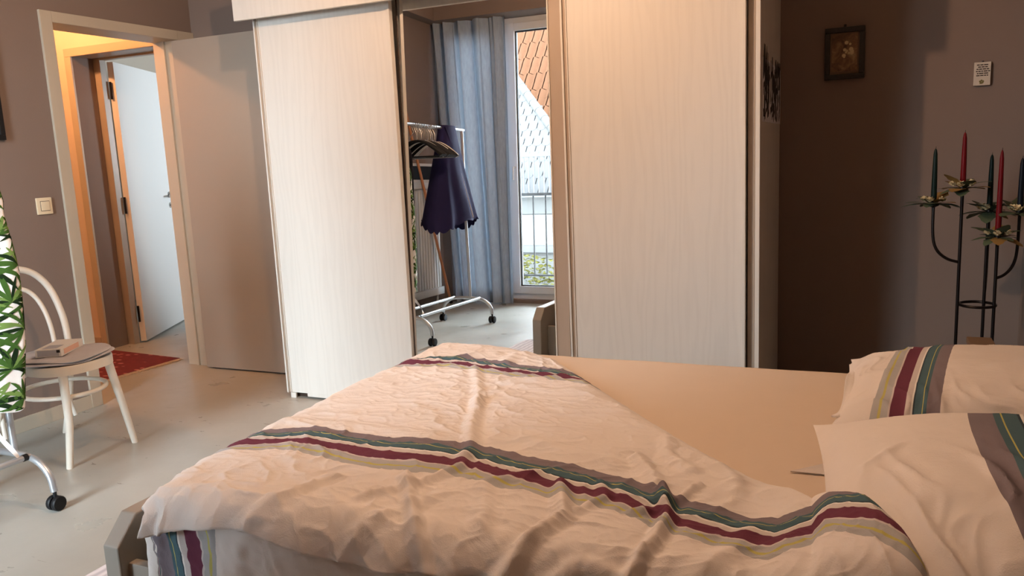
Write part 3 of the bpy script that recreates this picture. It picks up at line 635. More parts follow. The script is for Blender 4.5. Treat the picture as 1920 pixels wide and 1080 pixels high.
# ------------------------------------------------------------------ pillows
def pillow(name, label, c, L, W, H, rotz, tilt, stripe, seed, flap, creases, corner=None, soft=False):
    root = thing(name, label, 'pillow', c); nu, nv = 180, 170
    mt_ = Matrix.Translation(c) @ Matrix.Rotation(rotz, 4, 'Z') @ Matrix.Rotation(tilt, 4, 'Y')
    mb = MB(); vals = []
    def pt(u, v, side):
        pin = 1 - .06 * (1 - u * u) * abs(v) ** 3; pin2 = 1 - .07 * (1 - v * v) * abs(u) ** 3
        x, y = u * L / 2 * pin2, v * W / 2 * pin
        prof = (max(0, 1 - abs(u) ** 2.3) ** .72) * (max(0, 1 - abs(v) ** 2.4) ** .62); z = H * prof * (1 if side > 0 else .55)
        if corner: k_ = max(0, -u) ** 1.5 * min(1, max(0, (-v - .12) / .88)) ** .9; x += corner[0] * k_; y += corner[1] * k_
        P3 = Vector((x * 6 + seed, y * 6, side)); rim = 1 - prof
        z += side * .006 * noise.noise(P3) * prof
        if side > 0:
            for (cu, cv, du, dv, hh, ww_) in creases:
                s = ((u - cu) * du + (v - cv) * dv) / (du * du + dv * dv); s2 = min(1, max(0, s)); d = math.hypot(u - cu - s2 * du, v - cv - s2 * dv)
                z += hh * math.exp(-(d / ww_) ** 2) * prof ** .3
            wq = noise.noise(Vector((u * 2.2 + seed, v * 2.2, 1.0)))
            r1 = 1 - abs(noise.noise(Vector((u * 4.6 + wq * 1.6 + v * 1.2, v * 1.1 + seed, 3.3)))) * 2
            r2 = 1 - abs(noise.noise(Vector((u * 9 + wq * 3, v * 4 + seed, 7.3)))) * 2
            msk = sstep(.25, -.35, v) if soft else sstep(.4, 1.0, max(abs(u), abs(v)))
            z += (.012 * max(0, r1) ** 2 + .004 * max(0, r2) ** 2) * (.12 + .88 * msk) * min(1, prof * 2.5)
        return mt_ @ Vector((x, y, z * side))
    sp = lambda t: math.sin((t - .5) * PI) * .5 + (t - .5) * 1.0
    for side in (1, -1):
        mb.grid(lambda a_, b_: pt(sp(a_), sp(b_), side), nu, nv)
        for i in range(nu):
            for j in range(nv): vals.append(stripe(sp(i / (nu - 1)), sp(j / (nv - 1))))
    o = mb.build('pillowcase', 'pillow', root, ang=70)
    at = o.data.attributes.new('stripe', 'FLOAT', 'POINT'); at.data.foreach_set('value', np.array(vals, np.float32))
    if flap:
        fl = MB()
        def fp(a_, b_):
            v = flap[0] + (flap[1] - flap[0]) * b_; e = pt(-1, v, 1); ei = pt(-.9, v, -1)
            ext = flap[2] * (.75 + .25 * math.sin(b_ * PI)) * a_
            return mt_ @ Vector((-L / 2 * (1 - .07 * (1 - v * v)) - ext + .015, v * W / 2 * .985, .003 + .016 * a_ * math.sin(b_ * 9 + seed) + flap[3] * a_ * a_ + (.004 * math.sin(a_ * 5))))
        fl.grid(fp, 10, 30); f = fl.build('open_hem', 'pillow', root, ang=80)
        sm = f.modifiers.new('thick', 'SOLIDIFY'); sm.thickness = .004
        at = f.data.attributes.new('stripe', 'FLOAT', 'POINT')
    return root
def st_near(u, v):
    q = u - (-.17 + .10 * v * v + .05 * v); return max(0, min(.985, .975 - q / .75))
def st_far(u, v):
    q = u - (-.66 + .10 * v); return max(0, min(.985, .02 + q / .46 * .95))
pillow('pillow', 'plump white pillow nearest the camera with a grey, yellow lined stripe', PN[0], PN[1], PN[2], PN[3], PN[4], PN[5], st_near, 2.0, None, [(-.75, -.05, .22, .16, .007, .03), (.30, -.6, -.35, -.05, .008, .03)], (.05, .02), True)
pillow('pillow', 'white pillow at the far side of the bed with a teal and burgundy stripe', (.300, 2.38, .583), .68, .66, .095, R_(-3), R_(-4), st_far, 9.0, (-.9, .9, .03, .006), [(-.7, -.5, .2, .9, .006, .06), (.1, -.3, .6, .3, .006, .08), (.2, .1, .5, .4, .005, .05)])
tb_ = MB()
tabm = [(-.134, 1.812, .528), (-.055, 1.842, .546), (-.04, 1.836, .540), (-.055, 1.815, .528)]
tb_.add([Vector(p) for p in tabm] + [Vector(p) + Vector((.0, .004, -.004)) for p in tabm], [(0, 1, 2, 3), (7, 6, 5, 4), (0, 4, 5, 1), (1, 5, 6, 2), (2, 6, 7, 3), (3, 7, 4, 0)])
tabo = tb_.build('corner_tab', 'pillow', bpy.data.objects['pillow'], False); tabo.data.attributes.new('stripe', 'FLOAT', 'POINT')

# ------------------------------------------------------------------ bentwood chair
ch = thing('bentwood_chair', 'white painted bentwood chair beside the doorway', 'chair', (-3.36, 2.42, 0))
SX, SY, SZ = -3.262, 2.385, .445
def seat_outline(k, n, r=1.0):
    t = 2 * PI * k / n; c, s = math.cos(t), math.sin(t)
    rx = .205; ry = .172 * (1 + .06 * c)
    q = (abs(c) ** 2.5 + abs(s) ** 2.5) ** (-1 / 2.5)
    return SX + rx * q * c * r, SY + ry * q * s * r
n = 56; mb = MB(); prof = [(1, -.03), (1.0, .004), (.985, .010), (.90, .010), (.88, .004), (.5, .004), (.02, .004)]
vs = []
for r, z in prof:
    for k in range(n): x, y = seat_outline(k, n, r); vs.append((x, y, SZ + z))
fs = [(i * n + k, i * n + (k + 1) % n, (i + 1) * n + (k + 1) % n, (i + 1) * n + k) for i in range(len(prof) - 1) for k in range(n)] + [tuple(range(n))[::-1], tuple(range((len(prof) - 1) * n, len(prof) * n))]
mb.add(vs, fs); mb.build('seat', 'chair_paint', ch)
def leg(pts, r0, r1, name='leg'):
    k = 14; P_ = []
    for i in range(k):
        t = i / (k - 1) * (len(pts) - 1); j = min(int(t), len(pts) - 2); f = t - j
        P_.append(Vector(pts[j]).lerp(Vector(pts[j + 1]), f))
    for _ in range(2): P_ = [P_[0]] + [(P_[i - 1] + P_[i] * 2 + P_[i + 1]) / 4 for i in range(1, k - 1)] + [P_[-1]]
    return MB().tube(P_, [r0 + (r1 - r0) * i / (k - 1) for i in range(k)], 12).build(name, 'chair_paint', ch)
leg([(SX + .15, SY - .115, .42), (-3.115, 2.272, .2), (-3.130, 2.255, 0)], .019, .014)
leg([(SX + .145, SY + .115, .42), (-3.115, 2.548, .2), (-3.120, 2.592, 0)], .019, .014)
# back hoop with rear legs
hoop = [Vector((-3.60, 2.60, 0)), Vector((-3.52, 2.592, .2)), Vector((-3.475, 2.585, .40)), Vector((-3.49, 2.60, .55)), Vector((-3.54, 2.602, .68)), Vector((-3.57, 2.585, .755)), Vector((-3.588, 2.535, .815)), Vector((-3.595, 2.47, .838)), Vector((-3.596, 2.415, .844))]
hoop = hoop + [Vector((p.x, 4.83 - p.y, p.z)) for p in hoop[-2::-1]]
def smooth(P_, it=3):
    for _ in range(it):
        Q = [P_[0]]
        for a, b_ in zip(P_, P_[1:]): Q += [a * .75 + b_ * .25, a * .25 + b_ * .75]
        P_ = Q + [P_[-1]]
    return P_
MB().tube(smooth(hoop), .0155, 12).build('back_hoop', 'chair_paint', ch)
inn = [Vector((-3.47, 2.515, .45)), Vector((-3.50, 2.53, .56)), Vector((-3.54, 2.528, .66)), Vector((-3.565, 2.50, .725)), Vector((-3.578, 2.45, .752)), Vector((-3.58, 2.415, .757))]
inn = inn + [Vector((p.x, 4.83 - p.y, p.z)) for p in inn[-2::-1]]
MB().tube(smooth(inn), .0105, 10).build('inner_hoop', 'chair_paint', ch)
ring = [(SX - .015 + .185 * math.cos(2 * PI * k / 40), SY + .165 * math.sin(2 * PI * k / 40),   .312 + .0 * math.cos(2 * PI * k / 40)) for k in range(40)]
MB().tube(ring, .010, 10, True).build('leg_ring', 'chair_paint', ch)
leg([(-3.50, 2.592, .10), (-3.535, 2.575, .25), (-3.45, 2.53, .36), (-3.36, 2.50, .42)], .010, .010, 'brace')
leg([(-3.50, 2.238, .10), (-3.535, 2.255, .25), (-3.45, 2.30, .36), (-3.36, 2.33, .42)], .010, .010, 'brace')
for z in (.10, .17): MB().lathe([(.004, 0), (.004, .004)], n=8, mat=Matrix.Translation((-3.555 + z * .25, 2.578, z)) @ Matrix.Rotation(R_(90), 4, 'Y')).build('screw', 'black_metal', ch)
# cushion
cu = thing('seat_cushion', 'flat grey cloth pad folded on the white chair', 'cushion', (SX, SY, .455))
mb = MB(); nn = 48
def cush(layer):
    vs = []; z0 = SZ + .0145 + layer * .011
    prf = [(1, .0), (1.025, .004), (1.0, .008), (.5, .0095), (.02, .0095)]
    for r, z in prf:
        for k in range(nn):
            t = 2 * PI * k / nn; x, y = seat_outline(k, nn, r * (.985 - .04 * layer + .03 * math.sin(3 * t + layer * 2)))
            lift = .014 * max(0, math.cos(t - .85)) ** 6
            vs.append((x + .006 * layer + .012 * max(0, math.cos(t - .85)) ** 6, y, z0 + z + lift * r + .0035 * math.sin(5 * t + layer)))
    return vs, [(i * nn + k, i * nn + (k + 1) % nn, (i + 1) * nn + (k + 1) % nn, (i + 1) * nn + k) for i in range(len(prf) - 1) for k in range(nn)] + [tuple(range(nn))[::-1], tuple(range((len(prf) - 1) * nn, len(prf) * nn))]
for l, nm in ((0, 'lower_fold'), (1, 'upper_fold')):
    MB().add(*cush(l)).build(nm, 'cushion', cu)
bxm = Matrix.Translation((-3.265, 2.385, SZ + .0385)) @ Matrix.Rotation(R_(118), 4, 'Z')
bo = thing('carton', 'small flat white carton lying on the grey chair pad', 'box', (-3.265, 2.40, SZ + .038))
MB().box((-.105, -.055, 0), (.105, .055, .034), .002, bxm).build('carton_body', 'boxwhite', bo, False)
MB().box((-.08, -.0562, .006), (.06, -.0548, .028), 0, bxm).build('side_print', 'boxpink', bo, False)
MB().box((-.1062, -.045, .004), (-.1048, .045, .03), 0, bxm).build('end_print', 'boxgrey', bo, False)
MB().box((-.1066, -.05, .018), (-.1050, -.036, .03), 0, bxm).build('black_mark', 'blackpaint', bo, False)
MB().box((-.09, -.03, .0338), (-.02, .03, .0348), 0, bxm).build('top_print', 'boxgrey', bo, False)

# ------------------------------------------------------------------ clothes rack
rk = thing('clothes_rack', 'silver rolling clothes rack along the doorway wall, also seen in the mirror', 'clothes rack', (-3.03, 1.4, 0))
RX = -3.015; YA, YZ = 1.935, .92
for y in (YA, YZ):
    bar = [Vector((-3.25, y, .075)), Vector((-3.24, y, .14)), Vector((-3.17, y, .195)), Vector((-3.09, y, .205)), Vector((-2.94, y, .205)), Vector((-2.86, y, .192)), Vector((-2.80, y, .14)), Vector((-2.79, y, .075))]
    MB().tube(smooth(bar, 2), .0135, 12).build('base_bar', 'silver', rk)
    MB().tube([(RX + .03, y, .20), (RX + .012, y + .012 * (y > 1.5), .8), (RX, y, 1.585)], .0125, 12).build('upright', 'silver', rk)
    for x in (-3.25, -2.79):
        cs = MB(); cs.tube([(x, y, .085), (x, y, .045)], .007, 8)
        c_ = cs.build('caster', 'black_plastic', rk)
        for s in (-1, 1):
            MB().lathe([(.008, -.011), (.026, -.010), (.029, -.006), (.029, .006), (.026, .010), (.008, .011)], n=18, mat=Matrix.Translation((x + s * .014, y, .029)) @ Matrix.Rotation(R_(90), 4, 'Y')).build('wheel', 'black_plastic', c_)
for x in (-2.90, -3.14):
    MB().tube([(x, YA, .205), (x, YZ, .205)], .0115, 12).build('long_rail', 'silver', rk)
    MB().tube([(x, YA - .03, .205), (x, YA - .012, .205)], .0135, 12).build('joint', 'black_plastic', rk)
MB().tube([(RX, YA + .03, 1.585), (RX, YZ - .03, 1.585)], .0125, 12).build('top_rail', 'silver', rk)

# palm leaf dress on the near end of the rack
dr = thing('palm_dress', 'white dress printed with green palm leaves on the end of the rack', 'dress', (-3.03, 1.9, .43))
DP0 = [(.42, -2.862, .20), (.55, -2.835, .20), (.66, -2.808, .19), (.80, -2.792, .17), (.92, -2.785, .15), (1.03, -2.80, .13), (1.13, -2.822, .11), (1.18, -2.815, .10), (1.235, -2.83, .085), (1.27, -2.87, .075), (1.30, -2.92, .05), (1.34, -2.965, .03)]
DK = 1.03
DP = [(1.26 + (q - 1.26) * DK, max(.06, .2343 - (-2.785 - x) * .609), d) for q, x, d in DP0]; DXC, DYC = -3.06, 1.838
CD, SD = math.cos(R_(38)), math.sin(R_(38))
def dress_pt(u, t):
    # u around the body 0..1, t from hem to shoulder; the hanger is turned on the rail
    zt = DP[0][0] + t * (DP[-1][0] - DP[0][0]); hw_ = lerp_tab([(p[0], p[1]) for p in DP], zt); dp = lerp_tab([(p[0], p[2]) for p in DP], zt)
    ang = 2 * PI * u; fold = 1 + .14 * math.sin(ang * 7 + 2 * math.sin(zt * 4)) * (1 - t) ** .5
    a_ = hw_ * math.copysign(abs(math.cos(ang)) ** .8, math.cos(ang)); b_ = dp * .25 * math.sin(ang) * fold
    return Vector((DXC + a_ * CD - b_ * SD, DYC + a_ * SD + b_ * CD, zt + (.012 * math.sin(ang * 3) if t < .03 else 0)))
MB().grid(lambda a_, b_: dress_pt(a_, b_), 96, 60).build('cloth', 'dress', dr, ang=180)
pr = MB(); rg = random.Random(21)
def onf(u, t, off):
    p = dress_pt(u, min(max(t, 0), 1)); e = 1e-3
    du = dress_pt(u + e, t) - dress_pt(u - e, t); dt = dress_pt(u, min(t + e, 1)) - dress_pt(u, max(t - e, 0)); nn_ = du.cross(dt)
    if nn_.length > 0: nn_.normalize()
    c0 = Vector((DXC, DYC, p.z))
    if nn_.dot(p - c0) < 0: nn_ = -nn_
    return p + nn_ * off
def leaflet(u, t, a0, l, wd_, mi, off):
    pr.cur = mi; n_ = 7; L_, R2 = [], []
    # metric scale in u ~ perimeter .62 m, in t ~ .92 m
    for i in range(n_):
        s = i / (n_ - 1); cx, cz = math.cos(a0) * l * s, math.sin(a0) * l * s - .25 * l * s * s; hw_ = wd_ * math.sin(PI * min(1, s * .92 + .04)) ** .8
        nx_, nz_ = -math.sin(a0), math.cos(a0)
        for sg, arr in ((1, L_), (-1, R2)):
            uu = u + (cx + nx_ * hw_ * sg) / .66; tt = t + (cz + nz_ * hw_ * sg) / .92
            arr.append(onf(uu, min(.985, max(.004, tt)), off))
    pr.add(L_ + R2, [(i, i + 1, n_ + i + 1, n_ + i) for i in range(n_ - 1)])
k = 0
for row in range(7):
    for col in range(5):
        u0 = (col + (.5 if row % 2 else 0)) / 5 + rg.uniform(-.03, .03); t0 = .03 + row / 7 * .95 + rg.uniform(-.02, .02); ba = rg.uniform(-.6, .6) + PI / 2
        for q in range(11):
            ang = ba + (q - 5) * .40; leaflet(u0, t0, ang, rg.uniform(.10, .15), rg.uniform(.006, .010), (0, 1, 1, 2)[(q + col) % 4], .0016 + .00002 * (k % 40)); k += 1
pr.build('leaf_print', ['palm1', 'palm2', 'palm3'], dr, ang=180)
bt = MB(); vs = []
for i in range(30):
    s = i / 29; x = -3.01 + .12 * s ** 1.4 + .008 * math.sin(s * 9); z = .45 - .23 * s; y = 1.875 + .01 * math.sin(s * 7); tw_ = s * 5
    vs += [(x - .014 * math.cos(tw_), y - .008 * math.sin(tw_), z), (x + .014 * math.cos(tw_), y + .008 * math.sin(tw_), z)]
bt.add(vs, [(2 * i, 2 * i + 1, 2 * i + 3, 2 * i + 2) for i in range(29)]); bt.build('belt_end', 'dress', dr, ang=180)
MB().tube(arc((RX, DYC, 1.575), .024, -60, 200, 12, (1, 0, 0), (0, 0, 1)) + [Vector((RX - .01, DYC, 1.50)), Vector((DXC, DYC, 1.38)), Vector((DXC, DYC, 1.31))], .0028, 6).build('hanger_hook', 'chrome', dr)

# hangers
def make_hanger(mat_, label, wd_):
    h = thing('clothes_hanger', label, 'hanger', (RX, 1.7, 1.585), 'hangers on the clothes rack')
    y = 1.7
    MB().tube(arc((RX, y, 1.585 - .006), .0215, -50, 200, 14, (1, 0, 0), (0, 0, 1)) + [Vector((RX, y, 1.53)), Vector((RX, y, 1.47))], .0028, 6).build('hook', 'chrome', h)
    pts = [Vector((RX - wd_, y, 1.355)), Vector((RX - wd_ * .93, y, 1.375)), Vector((RX - .08, y, 1.452)), Vector((RX, y, 1.472)), Vector((RX + .08, y, 1.452)), Vector((RX + wd_ * .93, y, 1.375)), Vector((RX + wd_, y, 1.355))]
    P_ = smooth(pts, 2); MB().tube(P_, [.008 + .010 * abs(i / (len(P_) - 1) - .5) * 2 for i in range(len(P_))], 8).build('shoulder_bar', mat_, h)
    MB().tube([(RX - wd_ + .02, y, 1.352), (RX + wd_ - .02, y, 1.352)], .005, 6).build('trouser_bar', mat_, h)
    return h
hb = make_hanger('black_plastic', 'black plastic clothes hanger hanging on the rack rail', .205)
hw1 = make_hanger('whiteplastic', 'white plastic clothes hanger hanging on the rack rail', .20)
rg = random.Random(4)
ORD = ['second', 'third', 'fourth', 'fifth', 'sixth', 'seventh', 'eighth', 'ninth']
for i, y in enumerate((1.635, 1.61, 1.56, 1.535, 1.51, 1.485, 1.445, 1.42)): copy_tree(hb, (RX, y, 1.585), (0, 0, R_(rg.uniform(-4, 4))), ORD[i] + ' black plastic hanger along the rail from the palm dress end')
hb.location.y = 1.66; hb['label'] = 'black plastic hanger nearest the palm dress on the rail'; hw1.location.y = 1.585; hw1.rotation_euler.z = R_(5); hw1['label'] = 'white plastic hanger nearest the palm dress on the rail'
for y, r, l_ in ((1.465, -3, 'white plastic hanger in the middle of the row of hangers'), (1.38, 6, 'white plastic hanger right beside the navy skirt')): copy_tree(hw1, (RX, y, 1.585), (0, 0, R_(r)), l_)

# navy dress over the rail
nv_ = thing('navy_skirt', 'navy blue skirt with a scalloped hem hung over the far end of the rack', 'skirt', (-3.0, 1.2, .85))
def navy(a_, b_):
    ang = 2 * PI * a_; s = 1 - b_; y0 = 1.175
    hw_ = .105 + .27 * s ** 1.15; dp = .045 + .10 * s
    f = 1 + .12 * math.sin(ang * 9 + math.sin(s * 5)) * s
    hem = (.022 * abs(math.sin(ang * 10)) + .05 * math.sin(ang * 2 + .6)) if b_ < .02 else 0
    z = .84 + .765 * b_ - hem
    return Vector((RX + dp * f * math.sin(ang), y0 + hw_ * math.copysign(abs(math.cos(ang)) ** .75, math.cos(ang)), z))
MB().grid(navy, 120, 40).build('cloth', 'navy', nv_, ang=180)
MB().tube([(RX + .035, 1.27, 1.59), (RX + .05, 1.24, 1.50), (RX + .058, 1.21, 1.40)], .008, 8).build('strap', 'navy', nv_)
MB().tube([(RX + .07, 1.14, 1.33), (RX + .11, 1.10, 1.1), (RX + .15, 1.06, .88)], .004, 6).build('ribbon', 'cushion', nv_)
# dark garment near the dress
bk = thing('black_garment', 'long black garment hanging on the rack beside the palm dress', 'garment', (-3.1, 1.690, .65))
def blk(a_, b_):
    ang = 2 * PI * a_; s = 1 - b_; hw_ = lerp_tab([(0, .20), (.72, .20), (.9, .19), (1, .03)], b_)
    return Vector((RX - .085 + .32 * hw_ * math.copysign(abs(math.cos(ang)) ** .7, math.cos(ang)), 1.690 + .026 * math.sin(ang) * (1 + .2 * math.sin(ang * 6)), .66 + .80 * b_))
MB().grid(blk, 60, 24).build('cloth', 'blackcloth', bk, ang=180)
MB().tube(arc((RX, 1.690, 1.579), .0215, -50, 200, 12, (1, 0, 0), (0, 0, 1)) + [Vector((RX, 1.690, 1.53)), Vector((RX - .085, 1.690, 1.44))], .0028, 6).build('hanger_hook', 'chrome', bk)

# ------------------------------------------------------------------ rugs
hr = thing('red_hall_rug', 'dark red patterned rug with pale fringe on the hall floor', 'rug', (-4.75, 3.52, 0))
rm = Matrix.Translation((-4.19, 3.915, .0)) @ Matrix.Rotation(R_(-5), 4, 'Z')
MB().box((-1.3, -.72, .001), (0, 0, .009), .003, rm).build('pile', 'redrug', hr, False)
fr = MB(); rg = random.Random(8)
for i in range(70):
    y = -.715 + i * .0102; a_ = rm @ Vector((-.002, y, .006)); b_ = rm @ Vector((.032 + rg.random() * .012, y + rg.uniform(-.006, .006), .003)); fr.tube([a_, b_], .0028, 4)
fr.build('fringe', 'fringe', hr)['kind'] = 'stuff'
br = thing('bedside_rug', 'pale lilac grey rug on the floor at the foot of the bed', 'rug', (-1.8, 2.0, 0))
MB().box((-2.225, 1.55, .001), (-1.30, 2.55, .008), .003).build('pile', 'rug', br, False)

# ------------------------------------------------------------------ curtain, radiator, pole
ct = thing('curtain', 'grey blue floor length curtain drawn to one side, seen in the mirror', 'curtain', (-3.4, YW + .1, 0))
def curt(a_, b_):
    s = a_; x = -3.80 + .74 * s + .16 * (1 - b_) * (1 - s) + .03 * (1 - b_) * s; ph = 2 * PI * (5.2 * s + .35 * math.sin(s * 6))
    am = .062 * (.75 + .25 * math.sin(s * 13)) * (1 - .25 * b_) ; y = YW + .105 + am * math.sin(ph + .5 * math.sin(b_ * 3 + s * 8)) + .009 * math.sin(ph * 2.3 + 2 * b_)
    return Vector((x + .012 * math.sin(ph * 2), y, .012 + 2.672 * b_))
MB().grid(curt, 180, 30).build('drape', 'curtain', ct, ang=180)
MB().tube([(-3.82, YW + .105, 2.69), (-1.95, YW + .105, 2.69)], .010, 8).build('curtain_rail', 'whiteplastic', ct)
ra = thing('radiator', 'tall white ribbed radiator in the dim corner, seen in the mirror', 'radiator', (XL + .06, .3, .09))
MB().box((XL + .03, -.02, .16), (XL + .05, .74, 1.12), .004).build('back_plate', 'radiator', ra)
for i in range(15): MB().box((XL + .05, -.01 + i * .05, .17), (XL + .072, .022 + i * .05, 1.11), .008).build('rib', 'radiator', ra)
MB().box((XL + .03, -.03, 1.12), (XL + .09, .75, 1.18), .004).build('top_rail', 'radiator', ra)
MB().box((XL + .03, -.03, .10), (XL + .09, .75, .17), .004).build('bottom_rail', 'radiator', ra)
for y in (.05, .68): MB().tube([(XL + .05, y, .12), (XL + .05, y, .0)], .012, 8).build('pipe', 'radiator', ra)
tv = thing('dark_pane_frame', 'white frame with a dark pane standing on the radiator, seen in the mirror', 'frame', (XL + .06, .3, 1.18))
for a, b_ in (((XL + .04, .0, 1.181), (XL + .065, .5, 1.205)), ((XL + .04, .0, 1.33), (XL + .065, .5, 1.355)), ((XL + .04, .0, 1.205), (XL + .065, .03, 1.33)), ((XL + .04, .47, 1.205), (XL + .065, .5, 1.33))): MB().box(a, b_, .002).build('frame_bar', 'radiator', tv, False)
MB().box((XL + .045, .03, 1.205), (XL + .055, .47, 1.33)).build('pane', 'black_plastic', tv, False)
wp = thing('wooden_pole', 'long orange pine pole leaning against the doorway wall, seen in the mirror', 'pole', (-3.55, .0, 0))
a_, b_ = Vector((-3.66, .0, .012)), Vector((-3.795, .66, 2.26))
MB().tube([a_, b_], .0135, 12).build('shaft', 'pole_wood', wp)
MB().tube([a_ - (b_ - a_).normalized() * .005, a_ + (b_ - a_).normalized() * .04], .0155, 12).build('rubber_tip', 'black_plastic', wp)

# ------------------------------------------------------------------ candle stand
cs_ = thing('candle_stand', 'tall black metal candle stand with a ring and curved arms behind the bed', 'candle stand', (.44, 3.75, 0))
CY = 3.75
posts = {'a': (.374, 3.75), 'b': (.476, 3.80), 'c': (.502, 3.715)}
tops = {'a': 1.035, 'b': .90, 'c': .84}
for k_, (x, y) in posts.items():
    o = MB().tube([(x, y, 0.0), (x, y, tops[k_])], .0065, 10).build('post', 'black_metal', cs_)
MB().tube([(.447 + .066 * math.cos(2 * PI * i / 36), 3.755 + .066 * math.sin(2 * PI * i / 36), .558) for i in range(36)], .006, 8, True).build('ring', 'black_metal', cs_)
MB().tube([(.447 + .13 * math.cos(2 * PI * i / 36), 3.755 + .13 * math.sin(2 * PI * i / 36), .007) for i in range(36)], .0065, 8, True).build('foot_ring', 'black_metal', cs_)
for k_, (x, y) in posts.items(): MB().tube([(x, y, .008), (.447 + (x - .447) * 1.9, 3.755 + (y - 3.755) * 1.9, .008)], .005, 8).build('foot', 'black_metal', cs_)
def arm(p0, p1, zt):
    p0, p1 = Vector(p0), Vector(p1); d = p1 - p0; d.z = 0
    P_ = [p0, p0 + d * .45 + Vector((0, 0, .012)), p0 + d * .85 + Vector((0, 0, .05)), Vector((p1.x, p1.y, p0.z + .11)), Vector((p1.x, p1.y, zt))]
    MB().tube(smooth(P_, 2), .006, 8).build('arm', 'black_metal', cs_)
arm((.374, 3.75, .735), (.270, 3.74, .735), .975)
arm((.502, 3.715, .675), (.578, 3.75, .675), .935)
arm((.476, 3.80, .60), (.487, 3.865, .60), .93)
CAND = [('candle_green', (.270, 3.74), .975, .225, 'dark green taper candle on the lowest left arm', 0), ('candle_red', (.374, 3.75), 1.035, .225, 'red taper candle on the tallest post', 1), ('candle_green', (.487, 3.865), .93, .235, 'dark green taper candle behind the long red one', 2), ('candle_red', (.502, 3.715), .84, .345, 'long red taper candle in front of two dark ones', 3), ('candle_blue', (.578, 3.75), .935, .215, 'blue black taper candle at the far right of the stand', 4)]
for mt2, (x, y), z, L_, lab, i in CAND:
    MB().lathe([(.004, -.012), (.020, -.004), (.022, .002), (.013, .003), (.013, .018), (.011, .018)], (x, y, z), 16).build('candle_cup', 'black_metal', cs_)
    c = thing('taper_candle', lab, 'candle', (x, y, z + .004), 'candles on the stand')
    MB().lathe([(.0105, 0), (.0105, .01), (.0112, .03), (.0095, L_ * .6), (.0075, L_ * .9), (.005, L_ * .97), (.0015, L_)], (x, y, z + .004), 18).build('wax', mt2, c)
    MB().tube([(x, y, z + L_ - .002), (x + .001, y, z + L_ + .012)], .0009, 5).build('wick', 'black_plastic', c)
# silk wreaths round the candles
lv = MB(); pts = []
for i in range(7):
    s = i / 6; wv_ = .017 * math.sin(PI * (s * .9 + .07)) * (1 + .25 * (i % 2)); pts += [(s * .062, -wv_, .004 * math.sin(s * 3) + .010 * s), (s * .062, 0, .006 * math.sin(s * 3) + .012 * s - .003), (s * .062, wv_, .004 * math.sin(s * 3) + .010 * s)]
lv.add(pts, [(3 * i + j, 3 * i + 3 + j, 3 * i + 4 + j, 3 * i + 1 + j) for i in range(6) for j in range(2)])
def meshonly(mb, nm, mat_):
    o = mb.build(nm, mat_); me = o.data; bpy.data.objects.remove(o); return me
leaf_me = meshonly(lv, 'leaf', 'leafgreen'); leaf_gold = leaf_me.copy(); leaf_gold.materials[0] = M['gold']
bs = MB()
for ly in range(2):
    for k_ in range(5):
        a0 = 2 * PI * k_ / 5 + ly * .6; r = .016 - .006 * ly
        mt3 = Matrix.Rotation(a0, 4, 'Z')
        vs = [mt3 @ Vector(p) for p in ((.002, -.006, .002 + .004 * ly), (r * .7, -.010, .008 + .006 * ly), (r, 0, .015 + .006 * ly), (r * .7, .010, .008 + .006 * ly), (.002, .006, .002 + .004 * ly))]
        bs.add(vs, [(0, 1, 2, 3, 4)])
bs.lathe([(.004, .0), (.006, .006), (.002, .012)], n=8)
blos_me = meshonly(bs, 'blossom', 'petal')
rg = random.Random(14)
WL = ['silk leaf wreath with a cream blossom round the left green candle', 'gold leaf wreath with cream roses round the top red candle', 'silk leaf wreath round the hidden green candle', 'large silk leaf wreath with cream blossoms round the long red candle', 'silk leaf wreath round the far right dark candle']
for i, (mt2, (x, y), z, L_, lab, _) in enumerate(CAND):
    wt = thing('candle_wreath', WL[i], 'wreath', (x, y, z + .006), 'wreaths on the candle stand')
    for q in range(15):
        a0 = 2 * PI * q / 15 + rg.uniform(-.2, .2); gold = rg.random() < (.6 if i == 1 else .25); s = rg.uniform(1.05, 1.75); low = q % 3 > 0
        inst(leaf_gold if gold else leaf_me, 'leaf', wt, Matrix.Rotation(a0, 4, 'Z') @ Matrix.Translation((.012, 0, .006 if not low else -.002)) @ Matrix.Rotation(R_(rg.uniform(2, 34) * (1 if low else -.8)), 4, 'Y') @ Matrix.Scale(s, 4))
    for q in range(4 if i in (1, 3) else 3):
        a0 = -PI / 2 + (q - 1.2) * 1.15 + rg.uniform(-.3, .3); inst(blos_me, 'blossom', wt, Matrix.Translation((.034 * math.cos(a0), .034 * math.sin(a0), .008)) @ Matrix.Rotation(R_(rg.uniform(-25, 25)), 4, 'X') @ Matrix.Scale(rg.uniform(.95, 1.35), 4))
# little red stool with a wooden top behind the pillow
rs = thing('red_stool', 'little red box with a pale wooden lid behind the far pillow', 'box', (.375, 3.0, 0))
MB().box((.345, 2.96, .0), (.405, 3.06, .555), .003).build('box_body', 'redlacquer', rs, False)
MB().box((.338, 2.95, .555), (.412, 3.07, .574), .003).build('lid', 'mat_board', rs, False)

